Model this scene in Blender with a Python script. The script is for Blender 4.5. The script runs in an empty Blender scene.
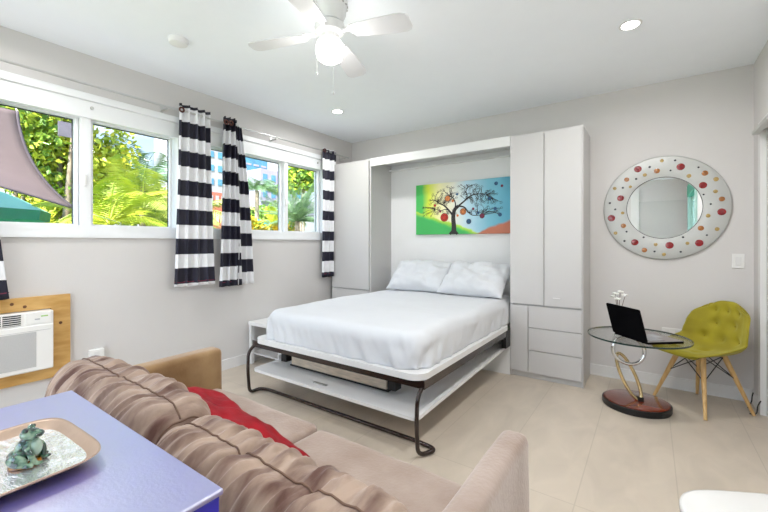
import bpy, bmesh, math, random
from mathutils import Vector, Matrix, noise, Euler
PI = math.pi
SC = bpy.context.scene
COL = SC.collection
random.seed(7)

# ------------------------------------------------------------------ materials
def mat(name, color=(.8, .8, .8), rough=.5, metal=0., noise_amt=0., noise_scale=8., bump=0., bump_scale=60.,
        coat=0., coat_rough=.1, sheen=0., ior=1.5, color2=None, emis=None, estr=0., subsurf=0., stretch=None, sheen_tint=None):
    m = bpy.data.materials.new(name); m.use_nodes = True
    nt = m.node_tree; b = nt.nodes['Principled BSDF']; L = nt.links.new
    b.inputs['Base Color'].default_value = (*color, 1)
    b.inputs['Roughness'].default_value = rough
    b.inputs['Metallic'].default_value = metal
    b.inputs['IOR'].default_value = ior
    b.inputs['Coat Weight'].default_value = coat
    b.inputs['Coat Roughness'].default_value = coat_rough
    b.inputs['Sheen Weight'].default_value = sheen
    if sheen_tint: b.inputs['Sheen Tint'].default_value = (*sheen_tint, 1)
    if subsurf:
        b.inputs['Subsurface Weight'].default_value = subsurf
    tc = nt.nodes.new('ShaderNodeTexCoord'); src = tc.outputs['Object']
    if stretch:
        mp = nt.nodes.new('ShaderNodeMapping'); L(src, mp.inputs[0]); mp.inputs['Scale'].default_value = stretch; src = mp.outputs[0]
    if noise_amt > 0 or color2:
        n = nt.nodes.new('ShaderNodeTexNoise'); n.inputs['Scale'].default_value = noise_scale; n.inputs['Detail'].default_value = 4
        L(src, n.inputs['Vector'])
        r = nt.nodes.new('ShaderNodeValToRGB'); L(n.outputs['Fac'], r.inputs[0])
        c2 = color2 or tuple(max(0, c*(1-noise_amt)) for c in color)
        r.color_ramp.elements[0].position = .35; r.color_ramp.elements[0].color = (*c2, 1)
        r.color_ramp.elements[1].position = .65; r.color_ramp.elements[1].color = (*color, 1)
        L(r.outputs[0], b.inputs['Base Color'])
    if bump:
        n2 = nt.nodes.new('ShaderNodeTexNoise'); n2.inputs['Scale'].default_value = bump_scale; n2.inputs['Detail'].default_value = 3
        L(src, n2.inputs['Vector'])
        bp = nt.nodes.new('ShaderNodeBump'); bp.inputs['Strength'].default_value = bump; bp.inputs['Distance'].default_value = .01
        L(n2.outputs['Fac'], bp.inputs['Height']); L(bp.outputs[0], b.inputs['Normal'])
    if emis:
        b.inputs['Emission Color'].default_value = (*emis, 1); b.inputs['Emission Strength'].default_value = estr
    return m

M = {}
M['wall'] = mat('wall_paint', (.67, .645, .63), .85, noise_amt=.02, noise_scale=3, bump=.08, bump_scale=160)
M['ceiling'] = mat('ceiling_paint', (.90, .935, .965), .9, noise_amt=.01, bump=.05, bump_scale=120)
M['trim'] = mat('trim_white', (.76, .75, .74), .45, noise_amt=.02)
M['vinyl'] = mat('window_vinyl', (.84, .85, .86), .35, noise_amt=.02)
M['lacquer'] = mat('white_lacquer_dimmed', (.56, .545, .535), .4, noise_amt=.015, noise_scale=2, coat=.1, coat_rough=.3)  # same white finish as bedboard, darkened against the strong light on the wardrobes
M['bedboard'] = mat('white_board', (.76, .755, .75), .4, noise_amt=.015, noise_scale=2)
M['gap'] = mat('panel_gap', (.45, .44, .43), .8, noise_amt=.05)
M['sheet'] = mat('white_sheet', (.63, .64, .66), .95, noise_amt=.02, noise_scale=5, bump=.25, bump_scale=14, sheen=.1)
M['bronze'] = mat('dark_bronze_tube', (.020, .005, .003), .25, .3, noise_amt=.3, coat=.6, coat_rough=.12)
M['black'] = mat('black_metal', (.012, .012, .013), .4, .2, noise_amt=.2)
M['blackplastic'] = mat('black_plastic', (.01, .01, .012), .35, noise_amt=.2)
M['screen'] = mat('laptop_lid', (.004, .004, .005), .9, ior=1.1, noise_amt=.2)
M['beam'] = mat('beige_beam', (.74, .62, .48), .6, noise_amt=.25, noise_scale=12, stretch=(1, 8, 8))
M['velvet'] = mat('taupe_velvet', (.385, .30, .255), .8, color2=(.28, .20, .155), noise_scale=5, bump=.15, bump_scale=90, sheen=.55, sheen_tint=(.95, .88, .85))
M['velvet_back'] = mat('taupe_velvet_crease_shade', (.37, .265, .20), .7, color2=(.085, .03, .018), noise_scale=4.5, bump=.12, bump_scale=70, sheen=.3, sheen_tint=(1, .88, .82), stretch=(4.2, 1.2, 1.2))  # dark streaks along the gathers paint crease shade into the velvet colour
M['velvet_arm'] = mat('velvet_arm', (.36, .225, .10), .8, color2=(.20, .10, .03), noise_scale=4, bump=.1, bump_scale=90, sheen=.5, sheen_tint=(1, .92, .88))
M['piping'] = mat('brown_piping', (.16, .09, .06), .8, noise_amt=.2)
M['red'] = mat('red_satin', (.34, .002, .010), .55, ior=1.25, noise_amt=.35, noise_scale=10, bump=.1, bump_scale=60, sheen=0.)
M['blue'] = mat('blue_lacquer', (.04, .035, .40), .36, color2=(.03, .03, .36), noise_scale=30, bump=.12, bump_scale=140, coat=1., coat_rough=.34, ior=4.)
M['blue'].node_tree.nodes['Principled BSDF'].inputs['Coat IOR'].default_value = 4.
M['blue_edge'] = mat('blue_edge', (.035, .03, .40), .3, noise_amt=.1, coat=.5)
M['silver'] = mat('hammered_silver', (.95, .93, .94), .22, .85, noise_amt=.08, noise_scale=20, bump=.5, bump_scale=26, stretch=(1, 2.6, 1))
M['champagne'] = mat('champagne_rim', (.50, .36, .27), .35, .5, noise_amt=.15, noise_scale=14)
M['pine'] = mat('pine_wood', (.66, .40, .14), .5, color2=(.52, .28, .07), noise_scale=5, bump=.05, stretch=(5, 1.2, 5), coat=.2)
M['knot'] = mat('pine_knot', (.16, .06, .02), .6, noise_amt=.3)
M['ac'] = mat('ac_plastic', (.84, .82, .79), .45, noise_amt=.02)
M['ac_grille'] = mat('ac_grille', (.52, .51, .50), .7, noise_amt=.1, noise_scale=200)
M['ac_dark'] = mat('ac_vent_dark', (.02, .025, .03), .7, noise_amt=.2)
M['green_led'] = mat('green_mark', (.35, .6, .15), .5, noise_amt=.05)
M['grey_mark'] = mat('grey_mark', (.4, .4, .42), .5, noise_amt=.05)
M['chrome'] = mat('chrome', (.82, .82, .83), .12, 1., noise_amt=.04)
M['satin'] = mat('satin_nickel', (.62, .62, .60), .35, .9, noise_amt=.05)
M['gold'] = mat('brass_gold', (.80, .62, .34), .22, .9, noise_amt=.15)
M['brown_metal'] = mat('brown_grommet', (.12, .05, .04), .3, .6, noise_amt=.2)
M['mahogany'] = mat('red_mahogany', (.24, .035, .012), .18, color2=(.10, .012, .006), noise_scale=5, coat=.8, coat_rough=.08, stretch=(1, 4, 1))
M['olive'] = mat('olive_velvet', (.36, .30, .008), .75, color2=(.27, .22, .005), noise_scale=6, bump=.1, bump_scale=120, sheen=.35, sheen_tint=(.95, .95, .4))
M['button'] = mat('olive_button', (.26, .21, .006), .8, noise_amt=.2)
M['oak'] = mat('light_wood_leg', (.70, .46, .20), .45, color2=(.58, .34, .12), noise_scale=9, stretch=(6, 6, 1))
M['petal'] = mat('white_petal', (.85, .83, .78), .7, noise_amt=.05, subsurf=.1)
M['stem'] = mat('flower_stem', (.12, .07, .05), .7, noise_amt=.2)
M['fan_white'] = mat('fan_white', (.80, .80, .79), .4, noise_amt=.03, coat=.2)
M['fan_blade'] = mat('fan_blade_white', (.66, .665, .67), .5, noise_amt=.03, noise_scale=3)
M['lamp_glass'] = mat('lamp_glass', (.9, .9, .88), .3, noise_amt=.01, emis=(1., .97, .92), estr=3.2)
M['led'] = mat('downlight_led', (.9, .9, .9), .3, noise_amt=.01, emis=(1., .97, .93), estr=22.)
M['plastic'] = mat('white_plastic', (.82, .81, .79), .4, noise_amt=.02)
M['slot'] = mat('dark_slot', (.05, .05, .05), .6, noise_amt=.1)
M['whitetop'] = mat('white_gloss_top', (.70, .69, .67), .25, noise_amt=.01, coat=.4)
M['teal_paint'] = mat('teal_green_paint', (.03, .36, .24), .4, noise_amt=.1)
M['pale_teal'] = mat('pale_teal_paint', (.42, .66, .60), .4, noise_amt=.06)
M['mirror'] = mat('mirror_silver', (.93, .94, .94), .015, 1., noise_amt=.005)
M['mirror_ring'] = mat('frosted_mirror_ring', (.52, .52, .50), .5, .35, noise_amt=.04, noise_scale=12)
M['dot_red'] = mat('dot_red', (.28, .004, .008), .2, noise_amt=.35, noise_scale=40, coat=.5)
M['dot_amber'] = mat('dot_amber', (.42, .15, .03), .25, noise_amt=.35, noise_scale=60, coat=.5)
M['dot_gold'] = mat('dot_gold', (.46, .31, .09), .25, noise_amt=.3, noise_scale=60, coat=.5)
M['dot_black'] = mat('dot_black', (.02, .02, .03), .3, noise_amt=.2)
M['bark'] = mat('bark', (.36, .29, .22), .9, color2=(.2, .15, .1), noise_scale=14, bump=.4)
M['leaf_a'] = mat('leaf_yellow_green', (.60, .62, .05), .5, color2=(.26, .38, .03), noise_scale=2.2)
M['leaf_b'] = mat('leaf_mid_green', (.26, .42, .05), .5, color2=(.09, .20, .03), noise_scale=2.0)
M['leaf_c'] = mat('leaf_golden', (.80, .62, .03), .5, color2=(.42, .50, .04), noise_scale=2.0)
M['leaf_p'] = mat('palm_leaf', (.56, .58, .14), .45, color2=(.26, .38, .06), noise_scale=3.0)
M['leaf_d'] = mat('palm_leaf_dark', (.24, .36, .18), .5, color2=(.11, .20, .10), noise_scale=3.0)
M['flower_y'] = mat('yellow_flower', (.72, .50, .02), .5, color2=(.56, .40, .03), noise_scale=3.0)
M['leaf_o'] = mat('leaf_orange', (.70, .42, .05), .5, color2=(.36, .40, .06), noise_scale=3.0)
M['sail'] = mat('mauve_sail_cloth', (.155, .112, .108), .9, noise_amt=.12, noise_scale=6, bump=.1, stretch=(1, 1, 14))
M['sail_edge'] = mat('sail_hem', (.10, .08, .09), .9, noise_amt=.1)
M['teal_cloth'] = mat('teal_cloth', (.40, .86, .74), .7, noise_amt=.2, noise_scale=3)
M['teal_dark'] = mat('dark_teal_cloth', (.03, .26, .20), .7, noise_amt=.2)
M['grey_sign'] = mat('grey_sign', (.17, .15, .18), .7, noise_amt=.15, noise_scale=9)
M['patio'] = mat('pale_bounce_patio', (.80, .80, .80), .9, noise_amt=.08, noise_scale=2)
M['grass'] = mat('grass', (.30, .42, .12), .9, noise_amt=.4, noise_scale=3, bump=.3)
M['concrete'] = mat('pale_concrete', (.36, .35, .39), .8, noise_amt=.08, noise_scale=1)
M['lilac'] = mat('lilac_wall', (.34, .30, .42), .8, noise_amt=.06, noise_scale=1)
M['brick_red'] = mat('red_stucco', (.50, .13, .09), .8, noise_amt=.15, noise_scale=1)
M['blueglass'] = mat('blue_tower_glass', (.09, .26, .40), .2, noise_amt=.3, noise_scale=.4, coat=.5)
M['teal_fence'] = mat('turquoise_fence', (.12, .48, .52), .6, noise_amt=.15, noise_scale=4, stretch=(1, 12, 1))
M['cable'] = mat('cable_black', (.02, .02, .02), .5, noise_amt=.1)

def glass_mat(name, tint, refl, rough=0.):
    m = bpy.data.materials.new(name); m.use_nodes = True; nt = m.node_tree; nt.nodes.clear(); L = nt.links.new
    o = nt.nodes.new('ShaderNodeOutputMaterial'); mx = nt.nodes.new('ShaderNodeMixShader')
    t = nt.nodes.new('ShaderNodeBsdfTransparent'); t.inputs[0].default_value = (*tint, 1)
    g = nt.nodes.new('ShaderNodeBsdfGlossy'); g.inputs['Roughness'].default_value = rough
    lw = nt.nodes.new('ShaderNodeLayerWeight'); lw.inputs['Blend'].default_value = .25
    mm = nt.nodes.new('ShaderNodeMath'); mm.operation = 'MULTIPLY'; mm.inputs[1].default_value = refl
    L(lw.outputs['Fresnel'], mm.inputs[0]); L(mm.outputs[0], mx.inputs[0])
    L(t.outputs[0], mx.inputs[1]); L(g.outputs[0], mx.inputs[2]); L(mx.outputs[0], o.inputs[0])
    return m
M['pane'] = glass_mat('window_glass', (.97, .98, .98), .35)
M['table_glass'] = glass_mat('table_glass', (.975, .985, .98), .4, .01)
M['glass_edge'] = mat('glass_edge_green', (.015, .04, .035), .1, noise_amt=.1, coat=.5)
M['vase'] = glass_mat('vase_glass', (.92, .95, .94), .8, .02)

def floor_mat():
    m = bpy.data.materials.new('stone_tile_floor'); m.use_nodes = True; nt = m.node_tree; b = nt.nodes['Principled BSDF']; L = nt.links.new
    tc = nt.nodes.new('ShaderNodeTexCoord'); mp = nt.nodes.new('ShaderNodeMapping'); L(tc.outputs['Object'], mp.inputs[0])
    mp.inputs['Location'].default_value = (.284, -.42, 0)
    br = nt.nodes.new('ShaderNodeTexBrick'); L(mp.outputs[0], br.inputs['Vector'])
    br.offset = 0.; br.inputs['Scale'].default_value = 1.; br.inputs['Brick Width'].default_value = .393; br.inputs['Row Height'].default_value = 1.5
    br.inputs['Mortar Size'].default_value = .0030; br.inputs['Mortar Smooth'].default_value = .3
    br.inputs['Color1'].default_value = (.58, .50, .41, 1); br.inputs['Color2'].default_value = (.565, .49, .402, 1); br.inputs['Mortar'].default_value = (.49, .42, .34, 1)
    n = nt.nodes.new('ShaderNodeTexNoise'); n.inputs['Scale'].default_value = 7; n.inputs['Detail'].default_value = 7; n.inputs['Distortion'].default_value = .8
    m2 = nt.nodes.new('ShaderNodeMapping'); L(tc.outputs['Object'], m2.inputs[0]); m2.inputs['Scale'].default_value = (1, .45, 1); L(m2.outputs[0], n.inputs['Vector'])
    r = nt.nodes.new('ShaderNodeValToRGB'); L(n.outputs['Fac'], r.inputs[0])
    r.color_ramp.elements[0].position = .3; r.color_ramp.elements[0].color = (.90, .90, .90, 1); r.color_ramp.elements[1].position = .7; r.color_ramp.elements[1].color = (1.04, 1.04, 1.04, 1)
    mx = nt.nodes.new('ShaderNodeMixRGB'); mx.blend_type = 'MULTIPLY'; mx.inputs[0].default_value = 1
    L(br.outputs['Color'], mx.inputs[1]); L(r.outputs[0], mx.inputs[2]); L(mx.outputs[0], b.inputs['Base Color'])
    b.inputs['Roughness'].default_value = .38
    return m
M['floor'] = floor_mat()

def stripe_mat(name, top, period, duty):
    m = bpy.data.materials.new(name); m.use_nodes = True; nt = m.node_tree; b = nt.nodes['Principled BSDF']; L = nt.links.new
    tc = nt.nodes.new('ShaderNodeTexCoord'); sp = nt.nodes.new('ShaderNodeSeparateXYZ'); L(tc.outputs['Object'], sp.inputs[0])
    def mth(op, a, v):
        n = nt.nodes.new('ShaderNodeMath'); n.operation = op
        if isinstance(a, (int, float)): n.inputs[0].default_value = a
        else: L(a, n.inputs[0])
        if isinstance(v, (int, float)): n.inputs[1].default_value = v
        else: L(v, n.inputs[1])
        return n.outputs[0]
    s = mth('SUBTRACT', top, sp.outputs['Z']); s = mth('DIVIDE', s, period); s = mth('ADD', s, 8.); s = mth('FRACT', s, 0); s = mth('LESS_THAN', s, duty)
    mx = nt.nodes.new('ShaderNodeMixRGB'); L(s, mx.inputs[0]); mx.inputs[1].default_value = (.80, .80, .82, 1); mx.inputs[2].default_value = (.006, .005, .020, 1)
    L(mx.outputs[0], b.inputs['Base Color']); b.inputs['Roughness'].default_value = .6; b.inputs['Sheen Weight'].default_value = .08
    n2 = nt.nodes.new('ShaderNodeTexNoise'); n2.inputs['Scale'].default_value = 300; bp = nt.nodes.new('ShaderNodeBump'); bp.inputs['Strength'].default_value = .08
    L(n2.outputs['Fac'], bp.inputs['Height']); L(bp.outputs[0], b.inputs['Normal'])
    return m

def canvas_mat():
    # painted background: green hills left, pale yellow glow, sky blue right, terracotta corner (local x -0.56..0.56, z -0.29..0.29)
    m = bpy.data.materials.new('painted_canvas'); m.use_nodes = True; nt = m.node_tree; b = nt.nodes['Principled BSDF']; L = nt.links.new
    tc = nt.nodes.new('ShaderNodeTexCoord'); sp = nt.nodes.new('ShaderNodeSeparateXYZ')
    n = nt.nodes.new('ShaderNodeTexNoise'); n.inputs['Scale'].default_value = 9; L(tc.outputs['Object'], n.inputs['Vector'])
    ad = nt.nodes.new('ShaderNodeMixRGB'); ad.blend_type = 'ADD'; ad.inputs[0].default_value = .06; L(tc.outputs['Object'], ad.inputs[1]); L(n.outputs['Color'], ad.inputs[2]); L(ad.outputs[0], sp.inputs[0])
    X, Z = sp.outputs['X'], sp.outputs['Z']
    def mth(op, a, v=0., c=None):
        k = nt.nodes.new('ShaderNodeMath'); k.operation = op
        for i, q in enumerate((a, v, c)):
            if q is None: continue
            if isinstance(q, (int, float)): k.inputs[i].default_value = q
            else: L(q, k.inputs[i])
        return k.outputs[0]
    def ramp(f, stops):
        r = nt.nodes.new('ShaderNodeValToRGB'); L(f, r.inputs[0]); e = r.color_ramp.elements
        e[0].position, e[0].color = stops[0][0], (*stops[0][1], 1); e[1].position, e[1].color = stops[-1][0], (*stops[-1][1], 1)
        for p, c in stops[1:-1]:
            q = e.new(p); q.color = (*c, 1)
        return r.outputs[0]
    def mix(f, a, c):
        k = nt.nodes.new('ShaderNodeMixRGB'); L(f, k.inputs[0]); L(a, k.inputs[1]); L(c, k.inputs[2]); return k.outputs[0]
    fx = mth('ADD', mth('DIVIDE', X, 1.12), .5)
    sky = ramp(fx, [(0, (.05, .45, .10)), (.10, (.07, .50, .10)), (.18, (.70, .80, .05)), (.30, (.90, .86, .45)), (.46, (.80, .80, .70)), (.60, (.50, .70, .80)), (.8, (.20, .50, .62)), (1., (.10, .38, .52))])
    # hill: z < -0.10 - 0.20*x  (left to middle)
    h = mth('MULTIPLY', mth('SUBTRACT', mth('SUBTRACT', -.155, mth('MULTIPLY', X, .33)), Z), 12.)
    hill = ramp(mth('ADD', h, .2), [(0, (.75, .85, .05)), (.3, (.55, .75, .06)), (.8, (.08, .50, .10)), (1, (.05, .42, .10))])
    hm = mth('MINIMUM', mth('MAXIMUM', mth('MULTIPLY', h, 5.), 0.), 1.)
    # terracotta mound right: z < -0.22 + 0.5*(x-0.2)
    t = mth('MULTIPLY', mth('SUBTRACT', mth('SUBTRACT', mth('MULTIPLY', X, .36), .315), Z), 40.)
    tm = mth('MINIMUM', mth('MAXIMUM', t, 0.), 1.)
    terr = ramp(fx, [(0, (.45, .16, .09)), (1, (.50, .16, .09))])
    c = mix(tm, mix(hm, sky, hill), terr)
    L(c, b.inputs['Base Color']); b.inputs['Roughness'].default_value = .6
    return m
M['canvas'] = canvas_mat()
M['paint_black'] = mat('paint_black', (.012, .010, .010), .5, noise_amt=.1)
M['paint_red'] = mat('paint_red', (.62, .03, .01), .5, noise_amt=.3, noise_scale=30)
M['paint_orange'] = mat('paint_orange', (.70, .22, .05), .5, noise_amt=.3, noise_scale=40)
M['paint_navy'] = mat('paint_navy', (.02, .10, .22), .5, noise_amt=.3, noise_scale=40)
M['paint_maroon'] = mat('paint_maroon', (.22, .02, .06), .5, noise_amt=.3, noise_scale=40)

def frog_mat():
    m = mat('frog_glaze', (.10, .22, .14), .12, coat=1., coat_rough=.05)
    nt = m.node_tree; b = nt.nodes['Principled BSDF']; L = nt.links.new
    tc = nt.nodes.new('ShaderNodeTexCoord')
    n = nt.nodes.new('ShaderNodeTexNoise'); n.inputs['Scale'].default_value = 55; n.inputs['Detail'].default_value = 2; L(tc.outputs['Object'], n.inputs['Vector'])
    r = nt.nodes.new('ShaderNodeValToRGB'); L(n.outputs['Fac'], r.inputs[0]); e = r.color_ramp.elements
    e[0].position = .46; e[0].color = (.008, .035, .025, 1); e[1].position = .62; e[1].color = (.20, .30, .20, 1)
    q = e.new(.5); q.color = (.04, .12, .075, 1)
    L(r.outputs[0], b.inputs['Base Color'])
    return m
M['frog'] = frog_mat()
M['frog_belly'] = mat('frog_belly_glaze', (.36, .46, .36), .15, color2=(.18, .32, .27), noise_scale=30, coat=1.)
M['frog_base'] = mat('amber_glaze', (.45, .16, .01), .15, noise_amt=.4, noise_scale=60, coat=1.)

# ------------------------------------------------------------------ mesh helpers
class MB:
    def __init__(s): s.bm = bmesh.new(); s.mi = 0
    def _new(s, n0):
        s.bm.faces.ensure_lookup_table()
        for f in s.bm.faces[n0:]: f.material_index = s.mi
    def mark(s, i): s.mi = i; return s
    def box(s, x0, x1, y0, y1, z0, z1, rot=None, piv=None):
        n = len(s.bm.faces)
        v = [s.bm.verts.new((x, y, z)) for x in (x0, x1) for y in (y0, y1) for z in (z0, z1)]
        for f in ((0, 1, 3, 2), (4, 6, 7, 5), (0, 4, 5, 1), (2, 3, 7, 6), (0, 2, 6, 4), (1, 5, 7, 3)): s.bm.faces.new([v[i] for i in f])
        if rot is not None:
            p = Vector(piv if piv is not None else ((x0+x1)/2, (y0+y1)/2, (z0+z1)/2))
            R = Euler(rot).to_matrix()
            for k in v: k.co = R @ (k.co-p) + p
        s._new(n); return s
    def rbox(s, x0, x1, y0, y1, z0, z1, r=.01, seg=3, rot=None, piv=None):
        n = len(s.bm.faces); tmp = bmesh.new(); t = MB.__new__(MB); t.bm = tmp; t.mi = 0
        t.box(x0, x1, y0, y1, z0, z1)
        bmesh.ops.bevel(tmp, geom=tmp.edges[:]+tmp.verts[:], offset=r, segments=seg, profile=.5, affect='EDGES')
        if rot is not None:
            p = Vector(piv if piv is not None else ((x0+x1)/2, (y0+y1)/2, (z0+z1)/2)); R = Euler(rot).to_matrix()
            for k in tmp.verts: k.co = R @ (k.co-p) + p
        me = bpy.data.meshes.new('t'); tmp.to_mesh(me); tmp.free(); s.bm.from_mesh(me); bpy.data.meshes.remove(me)
        s._new(n); return s
    def tube(s, pts, r, seg=10, closed=False, r2=None):
        n0 = len(s.bm.faces); P = [Vector(p) for p in pts]; N = len(P); rings = []; up = None
        for i in range(N):
            if closed: t = (P[(i+1) % N]-P[i-1])
            else: t = P[min(i+1, N-1)]-P[max(i-1, 0)]
            t.normalize()
            if up is None:
                up = Vector((0, 0, 1)) if abs(t.z) < .9 else Vector((1, 0, 0))
            a = t.cross(up)
            if a.length < 1e-6: a = t.cross(Vector((0, 1, 0)))
            a.normalize(); bb = a.cross(t).normalized(); up = bb
            rr = r if r2 is None else r+(r2-r)*i/(N-1)
            if callable(r): rr = r(i/(N-1))
            rings.append([s.bm.verts.new(P[i]+(a*math.cos(2*PI*k/seg)+bb*math.sin(2*PI*k/seg))*rr) for k in range(seg)])
        for i in range(N if closed else N-1):
            A, B = rings[i], rings[(i+1) % N]
            for k in range(seg): s.bm.faces.new((A[k], A[(k+1) % seg], B[(k+1) % seg], B[k]))
        if not closed:
            s.bm.faces.new(rings[0][::-1]); s.bm.faces.new(rings[-1])
        s._new(n0); return s
    def lathe(s, prof, c=(0, 0, 0), seg=32, axis='z', sx=1., sy=1., cap=True):
        # prof: list of (radius, height)
        n0 = len(s.bm.faces); c = Vector(c); rings = []
        for (r, h) in prof:
            ring = []
            for k in range(seg):
                a = 2*PI*k/seg
                p = Vector((r*math.cos(a)*sx, r*math.sin(a)*sy, h))
                if axis == 'y': p = Vector((p.x, -p.z, p.y))
                if axis == 'x': p = Vector((p.z, p.x, p.y))
                ring.append(s.bm.verts.new(c+p))
            rings.append(ring)
        for i in range(len(rings)-1):
            for k in range(seg):
                s.bm.faces.new((rings[i][k], rings[i][(k+1) % seg], rings[i+1][(k+1) % seg], rings[i+1][k]))
        if cap:
            s.bm.faces.new(rings[0][::-1]); s.bm.faces.new(rings[-1])
        s._new(n0); return s
    def ell(s, c, r, seg=16, rings=10, rot=None):
        n0 = len(s.bm.faces); mtx = Matrix.Translation(Vector(c))
        if rot is not None: mtx = mtx @ Euler(rot).to_matrix().to_4x4()
        if not isinstance(r, (tuple, list)): r = (r, r, r)
        mtx = mtx @ Matrix.Diagonal((*r, 1))
        bmesh.ops.create_uvsphere(s.bm, u_segments=seg, v_segments=rings, radius=1., matrix=mtx)
        s._new(n0); return s
    def prism(s, pts, z0, z1, axis='z'):
        n0 = len(s.bm.faces)
        def mk(p, h):
            if axis == 'z': return (p[0], p[1], h)
            if axis == 'y': return (p[0], h, p[1])
            return (h, p[0], p[1])
        A = [s.bm.verts.new(mk(p, z0)) for p in pts]; B = [s.bm.verts.new(mk(p, z1)) for p in pts]
        s.bm.faces.new(A[::-1]); s.bm.faces.new(B); N = len(pts)
        for i in range(N): s.bm.faces.new((A[i], A[(i+1) % N], B[(i+1) % N], B[i]))
        s._new(n0); return s
    def grid(s, fn, nu, nv, cu=False, cv=False):
        n0 = len(s.bm.faces)
        V = [[s.bm.verts.new(fn(i/nu, j/nv)) for j in range(nv if cv else nv+1)] for i in range(nu if cu else nu+1)]
        NI, NJ = len(V), len(V[0])
        for i in range(nu):
            for j in range(nv):
                a, b_, c, d = V[i][j], V[(i+1) % NI][j], V[(i+1) % NI][(j+1) % NJ], V[i][(j+1) % NJ]
                s.bm.faces.new((a, b_, c, d))
        s._new(n0); return s
    def build(s, name, mats, parent=None, smooth=False, normals=True, angle=None):
        if normals: bmesh.ops.recalc_face_normals(s.bm, faces=s.bm.faces[:])
        me = bpy.data.meshes.new(name)
        if smooth:
            for f in s.bm.faces: f.smooth = True
        s.bm.to_mesh(me); s.bm.free()
        for m_ in (mats if isinstance(mats, (list, tuple)) else [mats]): me.materials.append(M[m_] if isinstance(m_, str) else m_)
        if smooth and angle:
            try: me.set_sharp_from_angle(angle=math.radians(angle))
            except Exception: pass
        o = bpy.data.objects.new(name, me); COL.objects.link(o)
        if parent: o.parent = parent
        return o

def tag(o, label=None, cat=None, group=None, kind=None):
    if label: o['label'] = label
    if cat: o['category'] = cat
    if group: o['group'] = group
    if kind: o['kind'] = kind
    return o
def thing(name, label, cat, loc=(0, 0, 0), rz=0., group=None):
    o = bpy.data.objects.new(name, None); COL.objects.link(o); o.empty_display_size = .1
    o.location = loc; o.rotation_euler = (0, 0, rz)
    return tag(o, label, cat, group)
def struct(name, loc=(0, 0, 0)):
    o = bpy.data.objects.new(name, None); COL.objects.link(o); o.location = loc; o['kind'] = 'structure'; return o
def copy_tree(o, parent=None):
    c = o.copy(); COL.objects.link(c); c.parent = parent
    for ch in list(o.children): copy_tree(ch, c)
    return c
def bez(pts, n=8):
    """rounded polyline: Catmull-Rom through the points"""
    P = [Vector(p) for p in pts]; out = []
    for i in range(len(P)-1):
        p0 = P[max(i-1, 0)]; p1 = P[i]; p2 = P[i+1]; p3 = P[min(i+2, len(P)-1)]
        for k in range(n):
            t = k/n
            out.append(.5*((2*p1)+(-p0+p2)*t+(2*p0-5*p1+4*p2-p3)*t*t+(-p0+3*p1-3*p2+p3)*t**3))
    out.append(P[-1]); return out
def fillet(pts, r, n=6):
    P = [Vector(p) for p in pts]; out = [P[0]]
    for i in range(1, len(P)-1):
        a, b_, c = P[i-1], P[i], P[i+1]; u = (a-b_); v = (c-b_); ru = min(r, u.length*.49); rv = min(r, v.length*.49)
        s_ = b_+u.normalized()*ru; e_ = b_+v.normalized()*rv
        for k in range(n+1):
            t = k/n; out.append(s_*(1-t)**2+b_*2*t*(1-t)+e_*t*t)
    out.append(P[-1]); return out
def rrect(x0, x1, y0, y1, r, n=6):
    out = []
    for cx, cy, a0 in ((x1-r, y1-r, 0), (x0+r, y1-r, 90), (x0+r, y0+r, 180), (x1-r, y0+r, 270)):
        for k in range(n+1):
            a = math.radians(a0+90*k/n); out.append((cx+r*math.cos(a), cy+r*math.sin(a)))
    return out

# ------------------------------------------------------------------ room
XL, XR, YB, YS, H = -3.3, .64, 3.94, -2.2, 2.55
o = MB().box(XL-.2, XR+.2, YS-.2, YB+.2, -.1, 0).build('floor', 'floor'); o['kind'] = 'structure'
o = MB().box(XL-.2, XR+.2, YS-.2, YB+.2, H, H+.15).build('ceiling', 'ceiling'); o['kind'] = 'structure'
o = MB().box(XL-.2, XR+.2, YB, YB+.2, 0, H).build('wall_back', 'wall'); o['kind'] = 'structure'
W1 = (.32, 1.68); W2 = (1.86, 3.43); WZ = (1.25, 2.26)
b = MB()
b.box(XL-.2, XL, YS-.2, YB, 0, WZ[0]).box(XL-.2, XL, YS-.2, YB, WZ[1], H)
b.box(XL-.2, XL, YS-.2, W1[0], WZ[0], WZ[1]).box(XL-.2, XL, W1[1], W2[0], WZ[0], WZ[1]).box(XL-.2, XL, W2[1], YB, WZ[0], WZ[1])
o = b.build('wall_left', 'wall'); o['kind'] = 'structure'
# right wall: closet door at the far end, added entry door opening further back
b = MB()
D1 = (2.72, 3.68, 2.0); D2 = (-1.75, -.35, 2.12)
b.box(XR, XR+.2, D1[1], YB, 0, H).box(XR, XR+.2, D1[0], D1[1], D1[2], H).box(XR, XR+.2, D2[1], D1[0], 0, H)
b.box(XR, XR+.2, D2[0], D2[1], D2[2], H).box(XR, XR+.2, YS-.2, D2[0], 0, H)
o = b.build('wall_right', 'wall'); o['kind'] = 'structure'
# south wall behind the camera, wide glazed doors added for soft fill
SX = (-3.1, -.45, 2.40)
b = MB()
b.box(XL, SX[0], YS-.2, YS, 0, H).box(SX[0], SX[1], YS-.2, YS, SX[2], H).box(SX[1], XR, YS-.2, YS, 0, H)
o = b.build('wall_front', 'wall'); o['kind'] = 'structure'
# baseboards
o = MB().box(-.45, XR, YB-.015, YB, 0, .095).box(-.45, XR, YB-.02, YB, 0, .012).build('baseboard_back', 'trim'); o['kind'] = 'structure'
o = MB().box(XL, XL+.015, YS, YB-.02, 0, .095).build('baseboard_left', 'trim'); o['kind'] = 'structure'
o = MB().box(XR-.015, XR, D1[1]+.055, YB-.02, 0, .095).box(XR-.015, XR, D2[1]+.08, D1[0]-.055, 0, .095).build('baseboard_right', 'trim'); o['kind'] = 'structure'
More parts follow.
